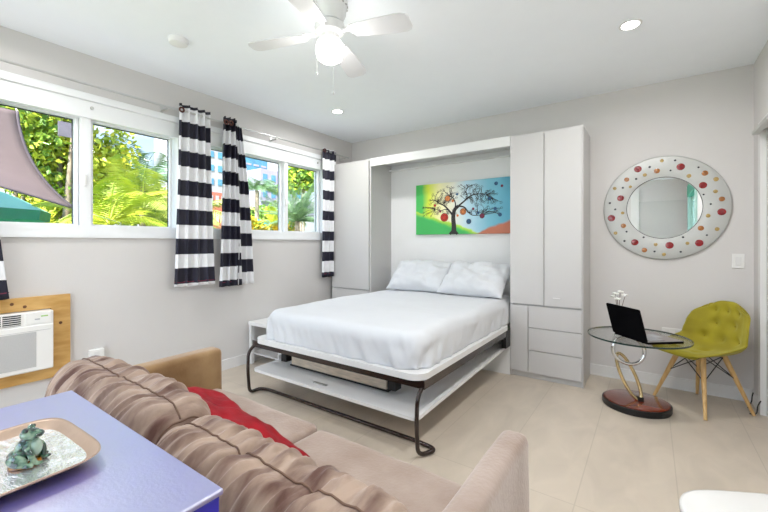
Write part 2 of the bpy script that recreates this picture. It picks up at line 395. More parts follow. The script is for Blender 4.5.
# closet door on the right wall
d = struct('door_1', (XR, 3.2, 0))
y0, y1, h = D1[0]-3.2, D1[1]-3.2, D1[2]
MB().box(-.012, .06, y1-.01, y1+.05, 0, h+.05).box(-.012, .06, y0-.05, y0+.01, 0, h+.05).box(-.012, .06, y0+.01, y1-.01, h-.01, h+.05).build('door_casing', 'trim', d)
MB().box(.02, .055, y0+.012, y1-.012, .01, h-.012).build('door_slab', 'lacquer', d)
MB().box(-.05, -.012, y0+.02, y1+.02, h-.035, h-.012).build('door_track', 'satin', d)
MB().rbox(-.02, .03, y0+.06, y0+.09, .95, 1.1, .006).build('door_handle', 'satin', d)
# added teal entry door (seen in the mirror), glazed to let in east light
d = struct('added_door_2', (XR, -1.05, 0))
y0, y1, h = D2[0]+1.05, D2[1]+1.05, D2[2]
MB().box(-.03, .1, y1-.01, y1+.09, 0, h-.01).box(-.03, .1, y0-.09, y0+.01, 0, h-.01).build('door_casing', 'pale_teal', d)
MB().box(-.035, .1, y0-.09, y1+.09, h-.01, h+.22).build('door_head', 'teal_paint', d)
b = MB().box(.04, .08, y0+.012, y0+.09, 0, h-.012).box(.04, .08, y1-.09, y1-.012, 0, h-.012).box(.04, .08, y0+.09, y1-.09, 0, 1.15).box(.04, .08, y0+.09, y1-.09, h-.1, h-.012)
b.build('door_stile', 'pale_teal', d)
MB().box(.055, .063, y0+.09, y1-.09, 1.15, h-.1).build('pane', 'pane', d)
# glazed doors added out of view in the front wall, for fill daylight
d = struct('fill_door_3', ((SX[0]+SX[1])/2, YS-.1, 0)); w = (SX[1]-SX[0])/2
f = MB()
f.box(-w, w, -.04, .04, SX[2]-.06, SX[2]).box(-w, w, -.04, .04, 0, .05)
for x in (-w, -.03, w-.06): f.box(x, x+.06, -.04, .04, .05, SX[2]-.06)
f = f.build('door_frame', 'vinyl', d)
MB().box(-w+.06, -.03, -.005, .005, .05, SX[2]-.06).build('pane', 'pane', d)
MB().box(.03, w-.06, -.005, .005, .05, SX[2]-.06).build('pane', 'pane', d)
# white pillar on the front wall seen in the mirror
o = MB().box(-.35, -.2, YS, YS+.06, 0, H-.001).build('trim_1', 'trim'); o['kind'] = 'structure'
o = MB().box(-.2, .62, YS, YS+.03, 0, 2.1).build('trim_2', 'lacquer'); o['kind'] = 'structure'

# windows
def window(name, Y0, Y1, splits, n):
    r = struct(name, (XL, (Y0+Y1)/2, WZ[0])); c = (Y0+Y1)/2
    a, e = Y0-c, Y1-c; hh = WZ[1]-WZ[0]
    b = MB()
    b.box(-.10, .012, a, e, 0, .075).box(-.10, .02, a-.004, e+.004, -.012, .012)
    b.box(-.10, .012, a, e, hh-.165, hh)
    b.box(-.10, .012, a, a+.05, .075, hh-.165).box(-.10, .012, e-.05, e, .075, hh-.165)
    b.rbox(-.02, .03, a, e, hh-.045, hh+.008, .006)
    fr = b.build('window_frame', 'vinyl', r)
    for k, (p0, p1, depth) in enumerate(splits):
        p0 -= c; p1 -= c
        s = MB(); t = .022
        x0, x1 = -.08+depth, -.045+depth
        z0, z1 = .072, hh-.162
        s.box(x0, x1, p0-t, p0, z0, z1).box(x0, x1, p1, p1+t, z0, z1).box(x0, x1, p0, p1, z0, z0+.014).box(x0, x1, p0, p1, z1-.014, z1)
        sa = s.build('sash', 'vinyl', r)
        MB().box(x0-.001, x0+.004, p0, p1, z1-.022, z1-.0145).box(x0-.001, x0+.004, p1-.006, p1-.0005, z0+.015, z1-.015).build('gasket', 'cable', sa)
        MB().box(x0+.014, x0+.02, p0, p1, z0+.014, z1-.014).build('pane', 'pane', r)
    return r
w1 = window('window_1', *W1, [(.42, .935, .0), (1.045, 1.59, .0)], 1)
c = (W1[0]+W1[1])/2
MB().box(-.10, -.005, .962-c, 1.02-c, .072, WZ[1]-WZ[0]-.162).build('mullion', 'vinyl', w1)
MB().rbox(-.005, .012, .975-c, .992-c, .36, .44, .004).build('latch', 'plastic', w1)
MB().lathe([(.011, 0), (.011, .01), (.007, .014)], (.012, 1.02-c, .92), 12, 'x').build('bolt', 'satin', w1)
w2 = window('window_2', *W2, [(1.95, 2.765, .0), (2.86, 3.345, .0)], 2)
c = (W2[0]+W2[1])/2
MB().box(-.10, -.005, 2.79-c, 2.838-c, .072, WZ[1]-WZ[0]-.162).build('mullion', 'vinyl', w2)
MB().rbox(-.005, .012, 2.80-c, 2.817-c, .36, .44, .004).build('latch', 'plastic', w2)
MB().lathe([(.011, 0), (.011, .01), (.007, .014)], (.012, 3.28-c, .92), 12, 'x').build('bolt', 'satin', w2)

# ------------------------------------------------------------------ curtains
def rod(ya, yb, label, brackets):
    r = thing('curtain_rod', label, 'curtain rod', (-3.2, (ya+yb)/2, 2.305), group='curtain rods'); c = (ya+yb)/2
    MB().tube([(0, ya-c, 0), (0, yb-c, 0)], .009, 12).build('pole', 'satin', r, smooth=True, angle=40)
    for y in (ya, yb): MB().ell((0, y-c, 0), (.012, .014, .012)).build('finial', 'satin', r, smooth=True)
    for y in brackets: MB().box(-.1, 0, y-c-.006, y-c+.006, -.022, -.01).box(-.1, -.094, y-c-.012, y-c+.012, -.05, .02).build('bracket', 'satin', r)
rod(.1, 2.0, 'thin metal curtain rod over the window nearest the air conditioner', (.14, 1.5))
rod(2.045, 3.75, 'thin metal curtain rod over the far window beside the wardrobe', (2.6, 3.7))

def curtain(yc, wt, wb, zt, zb, folds, amp, top, period, duty, label, rings=2, header='curt', extra=None, shift=0., phase=0.):
    r = thing('curtain', label, 'curtain', (-3.2, yc, 0), group='striped curtains')
    sm = stripe_mat('striped_cloth', top, period, duty)
    def fn(u, v):
        z = zt+(zb-zt)*v
        wdt = wt+(wb-wt)*v**1.3
        y = (u-.5)*wdt+shift*v
        ph = phase+u*folds*2*PI
        x = amp*(math.sin(ph)+.25*math.sin(2.3*ph+1.+v*2))*(1-.15*v)+.012*noise.noise(Vector((u*4, v*3, yc*3)))
        y += .012*math.cos(ph)*(.6+.4*v)
        if v > .97: x *= 1.02
        z += .006*math.sin(ph)*v
        return (x, y, z)
    cl = MB().grid(fn, folds*14, 50).build('cloth', sm, r, smooth=True, normals=False)
    md = cl.modifiers.new('s', 'SOLIDIFY'); md.thickness = .004; md.offset = 0
    for k in range(rings):
        u = (k+.25)/folds-phase/(2*PI*folds)
        x, y, z = fn(u, (zt-2.305)/(zt-zb))
        MB().tube([(x+.010, y+.018*math.cos(a), 2.305+.018*math.sin(a)) for a in [2*PI*j/14 for j in range(14)]], .008, 6, closed=True).build('grommet', 'brown_metal', r, smooth=True)
    MB().grid(lambda u, v: (fn(u, 1-.006-.004*v)[0]+.003, fn(u, .99)[1], fn(u, .972+.004*v)[2]), folds*14, 1).build('hem_stitch', 'paint_maroon', r)
    return r
curtain(1.722, .27, .36, 2.362, .835, 4, .020, 2.222, .2465, .53, 'black and white striped curtain beside the palm-filled window pane', 1)
cb = curtain(2.055, .13, .235, 2.362, .80, 3, .034, 2.365, .2515, .5, 'black and white striped curtain with a twisted fold, just before the far window')
# second, loose leaf of that curtain
def fn2(u, v):
    z = 2.30+(.80-2.30)*v
    y = .085+.115*v+(u-.5)*(.05+.13*v)
    ph = u*2*2*PI+1
    return (-.035+.022*math.sin(ph)+.03*(1-v), y+.008*math.cos(ph)+.02*math.sin(v*4), z+.03*(1-u)*(1-v))
cl = MB().grid(fn2, 30, 44).build('loose_leaf', stripe_mat('striped_cloth', 2.300, .2515, .5), cb, smooth=True, normals=False)
md = cl.modifiers.new('s', 'SOLIDIFY'); md.thickness = .004; md.offset = 0
curtain(3.385, .235, .26, 2.335, .79, 3, .026, 2.325, .246, .46, 'black and white striped curtain against the wardrobe, the farthest one', 1)
curtain(.36, .16, .41, 2.345, .86, 4, .028, .975+.2465*5, .2465, .53, 'black and white striped curtain above the air conditioner, only its hem in view')

# ------------------------------------------------------------------ air conditioner in pine frame
t = thing('wall_air_conditioner', 'white wall air conditioner set in a knotty pine frame', 'air conditioner', (XL, .53, .30))
def L3(y): return y-.53
fz0, fz1, fy0, fy1, iy0, iy1, iz0, iz1 = 0., .55, L3(.10), L3(.893), L3(.22), L3(.79), .075, .465
b = MB()
for poly in ([(fy0, fz0), (fy1, fz0), (iy1, iz0), (iy0, iz0)], [(fy0, fz1), (iy0, iz1), (iy1, iz1), (fy1, fz1)], [(fy1, fz0), (fy1, fz1), (iy1, iz1), (iy1, iz0)], [(fy0, fz0), (iy0, iz0), (iy0, iz1), (fy0, fz1)]):
    b.prism(poly, 0.001, .028, 'x')
fr = b.build('wooden_frame', 'pine', t)
k = MB()
for y, z in ((.84, .36), (.60, .515), (.66, .492), (.40, .04)): k.lathe([(.010, 0), (.009, .0015)], (.0278, L3(y), z), 12, 'x')
k.build('knots', 'knot', fr)
MB().rbox(.002, .085, iy0, iy1, iz0+.005, iz1-.005, .008).build('housing', 'ac', t)
MB().rbox(.08, .098, iy0+.004, iy1-.004, iz0+.012, .375, .006).build('front_panel', 'ac', t)
g = MB().box(.096, .100, L3(.28), L3(.70), .112, .335)
g.build('intake_grille', 'ac_grille', t)
b = MB().box(.084, .087, L3(.30), L3(.63), .385, .455); v = b.build('air_outlet', 'ac_dark', t)
b = MB()
for i in range(6): b.box(.086, .094, L3(.30), L3(.63), .389+i*.0125, .3925+i*.0125)
for yy in (.42, .54): b.box(.086, .093, L3(yy), L3(yy)+.006, .385, .455)
b.build('louvres', 'ac', v)
b = MB().rbox(.084, .089, L3(.65), L3(.775), .385, .457, .002); cp = b.build('control_panel', 'ac', t)
MB().box(.089, .0897, L3(.725), L3(.76), .425, .433).build('indicator', 'green_led', cp)
MB().box(.089, .0897, L3(.695), L3(.72), .408, .416).build('display', 'grey_mark', cp)
b = MB()
for zz in (.34,): b.box(.0985, .0992, iy0+.02, iy1-.02, zz, zz+.002)
b.build('panel_seam', 'gap', t)

# outlets and switch
t = thing('wall_outlet', 'small white outlet box low on the window wall behind the sofa', 'outlet', (XL, 1.045, .378))
MB().rbox(.0, .035, -.045, .045, -.055, .055, .005).build('plate', 'plastic', t)
for z in (-.024, .024): MB().rbox(.034, .037, -.016, .016, z-.013, z+.013, .001).build('socket', 'trim', t)
t = thing('wall_outlet', 'white double outlet on the back wall behind the olive chair', 'outlet', (.15, YB, .45))
MB().rbox(-.07, .07, -.008, 0, -.045, .045, .003).build('plate', 'plastic', t)
for x in (-.035, .035): MB().rbox(x-.017, x+.017, -.011, -.007, -.034, .034, .002).build('socket', 'trim', t)
t = thing('light_switch', 'white rocker light switch on the back wall right of the round mirror', 'light switch', (.553, YB, 1.062))
MB().rbox(-.036, .036, -.007, 0, -.056, .056, .003).build('plate', 'plastic', t)
MB().rbox(-.017, .017, -.012, -.006, -.032, .032, .002).build('rocker', 'trim', t)

# ------------------------------------------------------------------ ceiling: fan, lights, detector
fx, fy = -1.460, 1.552
t = thing('ceiling_fan', 'white four-blade flush ceiling fan with a glowing globe light', 'ceiling fan', (fx, fy, H))
MB().lathe([(.100, 0), (.100, -.015), (.096, -.022), (.096, -.045), (.091, -.055), (.091, -.075), (.080, -.10), (.072, -.125)], seg=40).build('housing', 'fan_white', t, smooth=True, angle=30)
b = MB()
for k in range(20):
    a = 2*PI*k/20; b.box(.1275, .1295, -.012, .012, -.045, -.034)
    vs = b.bm.verts[-8:] if False else None
b.bm.free()
b = MB()
for k in range(20):
    a = 2*PI*k/20; c_, s_ = math.cos(a), math.sin(a)
    b.box(.0965*c_-.005, .0965*c_+.005, .0965*s_-.005, .0965*s_+.005, -.041, -.034, rot=(0, 0, a))
b.build('vent_slots', 'gap', t)
MB().lathe([(.055, -.12), (.080, -.135), (.084, -.155), (.076, -.18), (.050, -.195), (.050, -.225), (.056, -.235)], seg=36).build('motor', 'fan_white', t, smooth=True, angle=35)
for k, ang in enumerate((13, 109, 205, 290)):
    a = math.radians(ang); R = Matrix.Rotation(a, 3, 'Z') @ Matrix.Rotation(math.radians(4), 3, 'Y') @ Matrix.Rotation(math.radians(-9), 3, 'X')
    b = MB(); zz = -.185
    pts = []
    prof = [(.145, .045), (.19, .052), (.28, .060), (.40, .067), (.44, .066), (.462, .056), (.474, .034)]
    up = [(r, w) for r, w in prof]; lo = [(r, -w) for r, w in prof[::-1]]
    b.prism(lo+up, -.003, .003)
    for v in b.bm.verts: v.co = R @ v.co + Vector((0, 0, zz))
    bl = b.build('blade', 'fan_blade', t)
    b = MB()
    b.tube([(.075, 0, .006), (.11, 0, .014), (.15, 0, .007)], .012, 8)
    b.tube([(.11, 0, .012), (.135, .03, .008), (.175, .03, .006), (.2, .012, .006), (.23, 0, .006)], .006, 6)
    b.tube([(.11, 0, .012), (.135, -.03, .008), (.175, -.03, .006), (.2, -.012, .006), (.23, 0, .006)], .006, 6)
    b.box(.15, .235, -.008, .008, .003, .007)
    for v in b.bm.verts: v.co = R @ v.co + Vector((0, 0, zz))
    b.build('blade_bracket', 'fan_white', bl, smooth=True, angle=40)
MB().lathe([(.054, -.222), (.068, -.235), (.077, -.262), (.078, -.288), (.069, -.322), (.045, -.340), (.012, -.346)], seg=36).build('globe', 'lamp_glass', t, smooth=True)
for x, y, l in ((-.045, -.055, .21), (.055, -.03, .33)):
    b = MB()
    for i in range(int(l/.006)): b.ell((x, y, -.20-i*.006), .0018, 6, 4)
    ch = b.build('pull_chain', 'satin', t)
    MB().ell((x, y, -.2-l-.006), (.005, .005, .008), 8, 6).build('chain_weight', 'satin', ch, smooth=True)
lp = bpy.data.lights.new('fan_bulb', 'POINT'); lp.energy = 8; lp.shadow_soft_size = .1; lp.color = (1, .96, .9)

LIGHTS = [(-.10, 2.79, 'round recessed ceiling light above the floor by the drawers'), (-2.62, 2.90, 'small recessed ceiling light above the bed'),
          (-2.62, .3, 'added out-of-view recessed light above the air conditioner'), (-.10, .3, 'added out-of-view recessed light above the white side table'),  # unseen lights added to fill the room, here and on the next line
          (-1.4, -1.3, 'added out-of-view recessed light nearest the glazed doors'), (-.10, 1.55, 'added out-of-view recessed light between the sofa arm and the mirror wall')]
def downlight(x, y, lab):
    t = thing('recessed_light', lab, 'ceiling light', (x, y, H), group='recessed ceiling lights')
    MB().lathe([(.062, 0), (.062, -.004), (.05, -.007), (.046, -.004)], seg=32, cap=False).build('trim_ring', 'fan_white', t, smooth=True, angle=30)
    MB().lathe([(.047, -.001), (.047, -.004)], seg=32).build('lens', 'led', t)
    return t
for i, (x, y, lab) in enumerate(LIGHTS): downlight(x, y, lab)
t = thing('smoke_detector', 'round white smoke detector on the ceiling near the window wall', 'smoke detector', (-2.56, 1.27, H))
MB().lathe([(.062, 0), (.062, -.012), (.055, -.03), (.03, -.036)], seg=32).build('base', 'fan_white', t, smooth=True, angle=30)
MB().lathe([(.058, -.013), (.060, -.016), (.056, -.019)], seg=32, cap=False).build('vent_ring', 'gap', t)

# ------------------------------------------------------------------ wardrobes and bed
YW = 3.48; ZT = 2.175; BK = YB-.005
def carcass_panels(t, x0, x1, y0, y1, z1):
    b = MB(); th = .018
    b.box(x0, x0+th, y0, y1, 0, z1).box(x1-th, x1, y0, y1, 0, z1).box(x0+th, x1-th, y0, y1, z1-th, z1).box(x0+th, x1-th, y0+.01, y1, 0, .05).box(x0+th, x1-th, y1-th, y1, .05, z1-th)
    b.box(x0+th, x1-th, y0+.02, y1-th, .63, .65)
    return b.build('carcass', 'lacquer', t)
# right
t = thing('wardrobe_cabinet', 'tall white wardrobe with drawers, between the bed and the mirror', 'wardrobe', (-.747, YW, 0))
cx = -.747
c0, c1 = -1.044-cx, -.45-cx
carcass_panels(t, c0, c1, .02, BK-YW, ZT)
gp = .003
def panel(name, x0, x1, z0, z1, par):
    return MB().rbox(x0+gp, x1-gp, 0, .019, z0+gp, z1-gp, .0015, 2).build(name, 'lacquer', par)
d1 = panel('door', c0, -.752-cx, .655, 2.157, t); d2 = panel('door', -.752-cx, c1-.006, .655, 2.157, t)
MB().rbox(-.68-cx, -.62-cx, -.010, 0, .725, .733, .002).build('handle', 'trim', d2)
panel('narrow_panel', c0, -.885-cx, .052, .645, t)
for z0, z1 in ((.052, .252), (.252, .452), (.452, .645)): panel('drawer', -.885-cx, c1-.006, z0, z1, t)
MB().box(c0+.02, c1-.02, .0195, .0205, .052, 2.155).build('shadow_gap', 'gap', t)
# left
t = thing('wardrobe_cabinet', 'tall white wardrobe in the corner beside the far curtain', 'wardrobe', (-2.94, YW, 0))
cx = -2.94; c0, c1 = -3.238-cx, -2.643-cx
carcass_panels(t, c0, c1, .02, BK-YW, ZT)
d1 = panel('door', c0, c1-.018, .655, 2.157, t)
for z0, z1 in ((.052, .352), (.352, .645)): panel('drawer', c0, c1-.018, z0, z1, t)
MB().box(c0+.02, c1-.02, .0195, .0205, .052, 2.155).build('shadow_gap', 'gap', t)
# bridge over the bed
t = thing('bed_surround', 'white overhead bridge and back panel between the two wardrobes', 'bed surround', (-1.84, YW, 0))
cx = -1.84; c0, c1 = -2.642-cx, -1.045-cx
MB().box(c0, c1, 0, .02, 2.085, 2.175).build('fascia', 'bedboard', t)
MB().box(c0, c1, .02, BK-YW, 2.155, 2.175).build('top_panel', 'bedboard', t)
MB().box(c0, c1, BK-YW-.02, BK-YW, 0, 2.154).build('back_panel', 'bedboard', t)
MB().box(c0, c1, .38, BK-YW-.021, 2.085, 2.10).build('top_rail', 'bedboard', t)
MB().box(c0, c1, .0, .018, 0, .26).build('kick_panel', 'bedboard', t)

# painting
t = thing('painting', 'colourful canvas of a curling tree with round fruit above the bed', 'painting', (-1.705, BK-.02-.017-YW+YW, 1.588))
MB().rbox(-.56, .56, -.017, .017, -.29, .29, .003).build('canvas', 'canvas', t)
b = MB(); rnd = random.Random(5)
yy = -.0185
def flat_stroke(pts, w0, w1):
    P = [Vector((p[0], 0, p[1])) for p in pts]; n = len(P); A = []; B = []
    for i, p in enumerate(P):
        d_ = (P[min(i+1, n-1)]-P[max(i-1, 0)]).normalized(); nn = Vector((-d_.z, 0, d_.x)); w_ = (w0+(w1-w0)*i/(n-1))/2
        A.append(p+nn*w_); B.append(p-nn*w_)
    y_ = yy-rnd.random()*.0008
    va = [b.bm.verts.new((q.x, y_, q.z)) for q in A]; vb = [b.bm.verts.new((q.x, y_, q.z)) for q in B]
    for i in range(n-1): b.bm.faces.new((va[i], va[i+1], vb[i+1], vb[i]))
def cr(pts, n=8): return [(v.x, v.y) for v in bez([(p[0], p[1], 0) for p in pts], n)]
def curl(x, z, ang, r, w, hand=1):
    pts = []
    for k in range(26):
        q = k/25; a = ang+hand*(q*2.1*PI*1.0); rr = r*(1-q*.72)
        cxp = x-hand*(-math.sin(ang))*r*0; pts.append((x+rr*math.cos(a), z+rr*math.sin(a)))
    flat_stroke(pts, w, w*.7)
# trunk
flat_stroke(cr([(-.075, -.29), (-.075, -.20), (-.082, -.10), (-.065, -.02), (-.02, .02)]), .062, .034)
flat_stroke([(-.125, -.29), (-.075, -.235), (-.03, -.29)], .03, .03)
L_ = [cr([(-.08, -.09), (-.13, -.03), (-.19, .03), (-.25, .06), (-.31, .10)]), cr([(-.065, -.02), (-.055, .04), (-.075, .10), (-.10, .125)]),
      cr([(-.02, .02), (.05, .07), (.12, .12), (.20, .135), (.30, .125)]), cr([(-.02, .02), (.05, .00), (.10, -.06), (.15, -.09), (.25, -.09)]),
      cr([(-.13, -.03), (-.18, -.01), (-.23, -.02), (-.30, .00)]), cr([(.05, .07), (.08, .12), (.07, .18), (.10, .22)])]
for q, w_ in zip(L_, (.026, .018, .020, .018, .010, .010)): flat_stroke(q, w_, .005)
tree = b
tips = []
for _ in range(170):
    a = rnd.uniform(-.15, PI*1.10) if _ < 150 else rnd.uniform(PI, 2*PI)
    rr = rnd.uniform(.35, 1.)
    x = -.0+rr*.47*math.cos(a); z = .0+rr*.26*math.sin(a) if 0 < a < PI else -.02-rr*.09*rnd.random()
    if z > .27: z = .26
    base = rnd.choice(L_); bp_ = base[rnd.randrange(len(base)//3, len(base))]
    # nearest branch point
    best = min((p for q in L_ for p in q), key=lambda p: (p[0]-x)**2+(p[1]-z)**2)
    mx_, mz_ = (best[0]+x)/2+rnd.uniform(-.03, .03), (best[1]+z)/2+rnd.uniform(-.01, .03)
    flat_stroke(cr([best, (mx_, mz_), (x, z)], 6), .005, .003)
    curl(x, z, rnd.uniform(0, 6.28), rnd.uniform(.010, .021), .0032, rnd.choice((-1, 1)))
    tips.append((x, z))
b.build('tree_silhouette', 'paint_black', t, normals=False)
def discs(name, lst, m_, y_=-.0205):
    q = MB()
    for x, z, r in lst:
        q.prism([(x+r*math.cos(2*PI*k/20), z+r*math.sin(2*PI*k/20)) for k in range(20)], y_, y_+.001, 'y')
    q.build(name, m_, t)
def rg(lst, m_, w_=.004, y_=-.0212):
    q = MB()
    for x, z, r in lst: q.tube([(x+r*math.cos(2*PI*k/20), y_, z+r*math.sin(2*PI*k/20)) for k in range(20)], w_/2, 4, closed=True)
    q.build('fruit_outline', m_, t)
discs('painted_fruit', [(-.19, -.10, .048), (-.31, .04, .016)], 'paint_red')
discs('painted_fruit', [(-.15, .11, .033), (.035, -.045, .036), (-.088, .08, .016), (-.03, -.085, .014)], 'paint_orange')
discs('painted_fruit', [(.10, -.155, .026), (.33, .08, .020), (.40, .23, .020), (.44, -.095, .020), (-.035, .15, .014), (.21, -.065, .014), (.39, -.03, .018)], 'paint_navy')
discs('painted_fruit', [(.25, -.10, .026), (.15, -.02, .014), (-.24, -.03, .013), (.46, .2, .014)], 'paint_maroon')
rg([(-.19, -.10, .046), (-.15, .11, .032), (.035, -.045, .035), (.10, -.155, .026), (.25, -.10, .026), (.33, .08, .02), (-.19, -.10, .028), (.035, -.045, .02)], 'paint_black')

# bed
bx0, bx1 = -2.52, -1.045
bc = (bx0+bx1)/2
t = thing('murphy_bed', 'white fold-down wall bed with black tube legs, in front of the wardrobes', 'bed', (bc, 1.84, 0))
X0, X1 = bx0-bc, bx1-bc
YE = 3.86-1.84
# steel frame
b = MB()
for x in (X0-.065, X1-.005): b.box(x-.014, x+.014, .03, 1.60, .375, .424)
b.box(X0-.051, X1-.019, .03, .058, .375, .424).box(X0-.051, X1-.019, .9, .93, .375, .424)
b.build('bed_frame', 'bronze', t)
# mattress platform, rounded
pr = rrect(X0-.02, X1+.01, -.01, 1.618, .09, 8)
MB().prism(pr, .425, .462).build('platform', 'bedboard', t)
# folding front panel (lies low under the bed), sloped a little
b = MB(); pr = rrect(X0-.04, X1-.025, 0, 1.635, .04, 6); b.prism(pr, -.01, .01)
Rx = Matrix.Rotation(math.radians(1.6), 3, 'X')
for v in b.bm.verts: v.co = Rx @ v.co + Vector((0, .0, .205))
fp = b.build('fold_front', 'bedboard', t)
b = MB(); b.box(X0-.04, X0-.022, .25, 1.63, .01, .05)
for v in b.bm.verts: v.co = Rx @ v.co + Vector((0, .0, .205))
b.build('side_lip', 'bedboard', fp)
b = MB(); b.rbox(-.16, -.04, .05, .075, .0101, .016, .002)
for v in b.bm.verts: v.co = Rx @ v.co + Vector((0, .0, .205))
b.build('recessed_handle', 'satin', fp)
# legs: one looped tube
lx0, lx1 = X0-.075, X1-.014
pts = [(lx0, .20, .398), (lx0, .08, .398), (lx0, -.01, .345), (lx0, -.015, .20), (lx0, .0, .014), (lx0-.02, .10, .014), (lx0+.08, .12, .02), (lx1-.08, .12, .02), (lx1+.06, .11, .014), (lx1, -.005, .014), (lx1, -.02, .20), (lx1, -.01, .345), (lx1, .08, .398), (lx1, .20, .398)]
MB().tube(fillet(pts, .05, 8), .0125, 12).build('leg_loop', 'bronze', t, smooth=True, angle=50)
# support beam and brackets
bm_ = MB().box(X0+.19, X1-.37, .20, .235, .238, .300).build('cross_beam', 'beam', t)
MB().box(X0+.18, X1-.35, .192, .24, .228, .238).box(X0+.18, X1-.35, .195, .24, .300, .306).build('beam_edge', 'black', bm_)
for x in (X0+.13, X1-.31): MB().box(x-.03, x+.03, .17, .24, .255, .374).build('bracket', 'black', t)
for x in (X0+.01, X1-.01): MB().tube([(x, 1.35, .40), (x, 1.60, .33)], .012, 8).box(x-.02, x+.02, 1.5, 1.62, .27, .42).build('hinge', 'black', t)
# mattress with fitted sheet
def rounded_block(x0, x1, y0, y1, z0, z1, rt, rc, nx=70, ny=90, nz=12, fnoise=None):
    b = MB(); bm = b.bm
    verts = {}
    cx_, cy_ = (x0+x1)/2, (y0+y1)/2
    def P(i, j, k):
        x = x0+(x1-x0)*i/nx; y = y0+(y1-y0)*j/ny; z = z0+(z1-z0)*k/nz
        p = Vector((x, y, z)); q = p.copy()
        # vertical corner rounding
        ax = max(abs(x-cx_)-((x1-x0)/2-rc), 0); ay = max(abs(y-cy_)-((y1-y0)/2-rc), 0)
        if ax > 0 and ay > 0:
            l = math.hypot(ax, ay); m_ = max(ax, ay); s_ = m_/l
            q.x = cx_+math.copysign((x1-x0)/2-rc+ax*s_, x-cx_); q.y = cy_+math.copysign((y1-y0)/2-rc+ay*s_, y-cy_)
        # top rounding
        dx = min(q.x-x0, x1-q.x); dy = min(q.y-y0, y1-q.y); d_ = max(min(dx, dy), 0); inw = None
        ccx = cx_+math.copysign((x1-x0)/2-rc, q.x-cx_); ccy = cy_+math.copysign((y1-y0)/2-rc, q.y-cy_)
        if abs(q.x-cx_) > abs(ccx-cx_) and abs(q.y-cy_) > abs(ccy-cy_):
            rad = math.hypot(q.x-ccx, q.y-ccy)+1e-9; d_ = max(0, rc-rad); inw = ((ccx-q.x)/rad, (ccy-q.y)/rad)
        az = max(z-(z1-rt), 0); ad = max(rt-d_, 0)
        if az > 0 and ad > 0:
            l = math.hypot(az, ad); m_ = max(az, ad); s_ = m_/l
            q.z = z1-rt+az*s_; sh = ad-ad*s_
            if inw is not None: q.x += sh*inw[0]; q.y += sh*inw[1]
            elif dx < dy: q.x += sh*(1 if q.x < cx_ else -1)
            else: q.y += sh*(1 if q.y < cy_ else -1)
        return fnoise(q, p) if fnoise else q
    def V(i, j, k):
        key = (i, j, k)
        if key not in verts: verts[key] = bm.verts.new(P(i, j, k))
        return verts[key]
    for i in range(nx):
        for j in range(ny):
            bm.faces.new((V(i, j, nz), V(i+1, j, nz), V(i+1, j+1, nz), V(i, j+1, nz)))
            bm.faces.new((V(i, j, 0), V(i, j+1, 0), V(i+1, j+1, 0), V(i+1, j, 0)))
    for k in range(nz):
        for i in range(nx):
            bm.faces.new((V(i, 0, k), V(i+1, 0, k), V(i+1, 0, k+1), V(i, 0, k+1)))
            bm.faces.new((V(i, ny, k), V(i, ny, k+1), V(i+1, ny, k+1), V(i+1, ny, k)))
        for j in range(ny):
            bm.faces.new((V(0, j, k), V(0, j, k+1), V(0, j+1, k+1), V(0, j+1, k)))
            bm.faces.new((V(nx, j, k), V(nx, j+1, k), V(nx, j+1, k+1), V(nx, j, k+1)))
    return b
mz0, mz1 = .462, .678
def mat_noise(q, p):
    # gathered wrinkles running down the sides, strongest at the foot corners; soft ripples on top
    side = 1-max(0, min(1, (q.z-mz0)/(mz1-mz0)))
    cxn = Vector((q.x*9, q.y*9, q.z*2.2))
    corner = math.exp(-((abs(q.x)-X1)**2+(q.y-.02)**2)/.06)
    ns = noise.noise(Vector((q.x*11+q.z*5, q.y*11-q.z*4, q.z*2)))+.6*noise.noise(Vector((q.x*23+q.z*9, q.y*23-q.z*8, 3+q.z*3)))
    dx = min(q.x-(X0+.03), (X1-.02)-q.x); dy = q.y-.02
    out = Vector((0, 0, 0))
    amp = (.014+.034*corner)*min(1, side*1.6)
    dxx, dyy = max(dx, 0)+.02, max(dy, 0)+.02; wgt = dxx/(dxx+dyy); wgt = wgt*wgt*(3-2*wgt)
    out.y = -ns*amp*wgt; out.x = (1 if q.x > 0 else -1)*ns*amp*(1-wgt)
    top = max(0, 1-side*6)
    out.z = top*(.010*noise.noise(Vector((q.x*2.4, q.y*3, 1)))+.0035*abs(noise.noise(Vector((q.x*5+q.y*2, q.y*7-q.x, 4)))))
    # the bottom hem of the sheet waves
    if side > .98: out.z += .004*noise.noise(Vector((q.x*8, q.y*8, 0)))
    return q+out
ms = rounded_block(X0+.03, X1-.02, .02, YE-.01, mz0, mz1, .085, .15, 120, 120, 16, mat_noise)
ms.build('mattress_with_sheet', 'sheet', t, smooth=True)

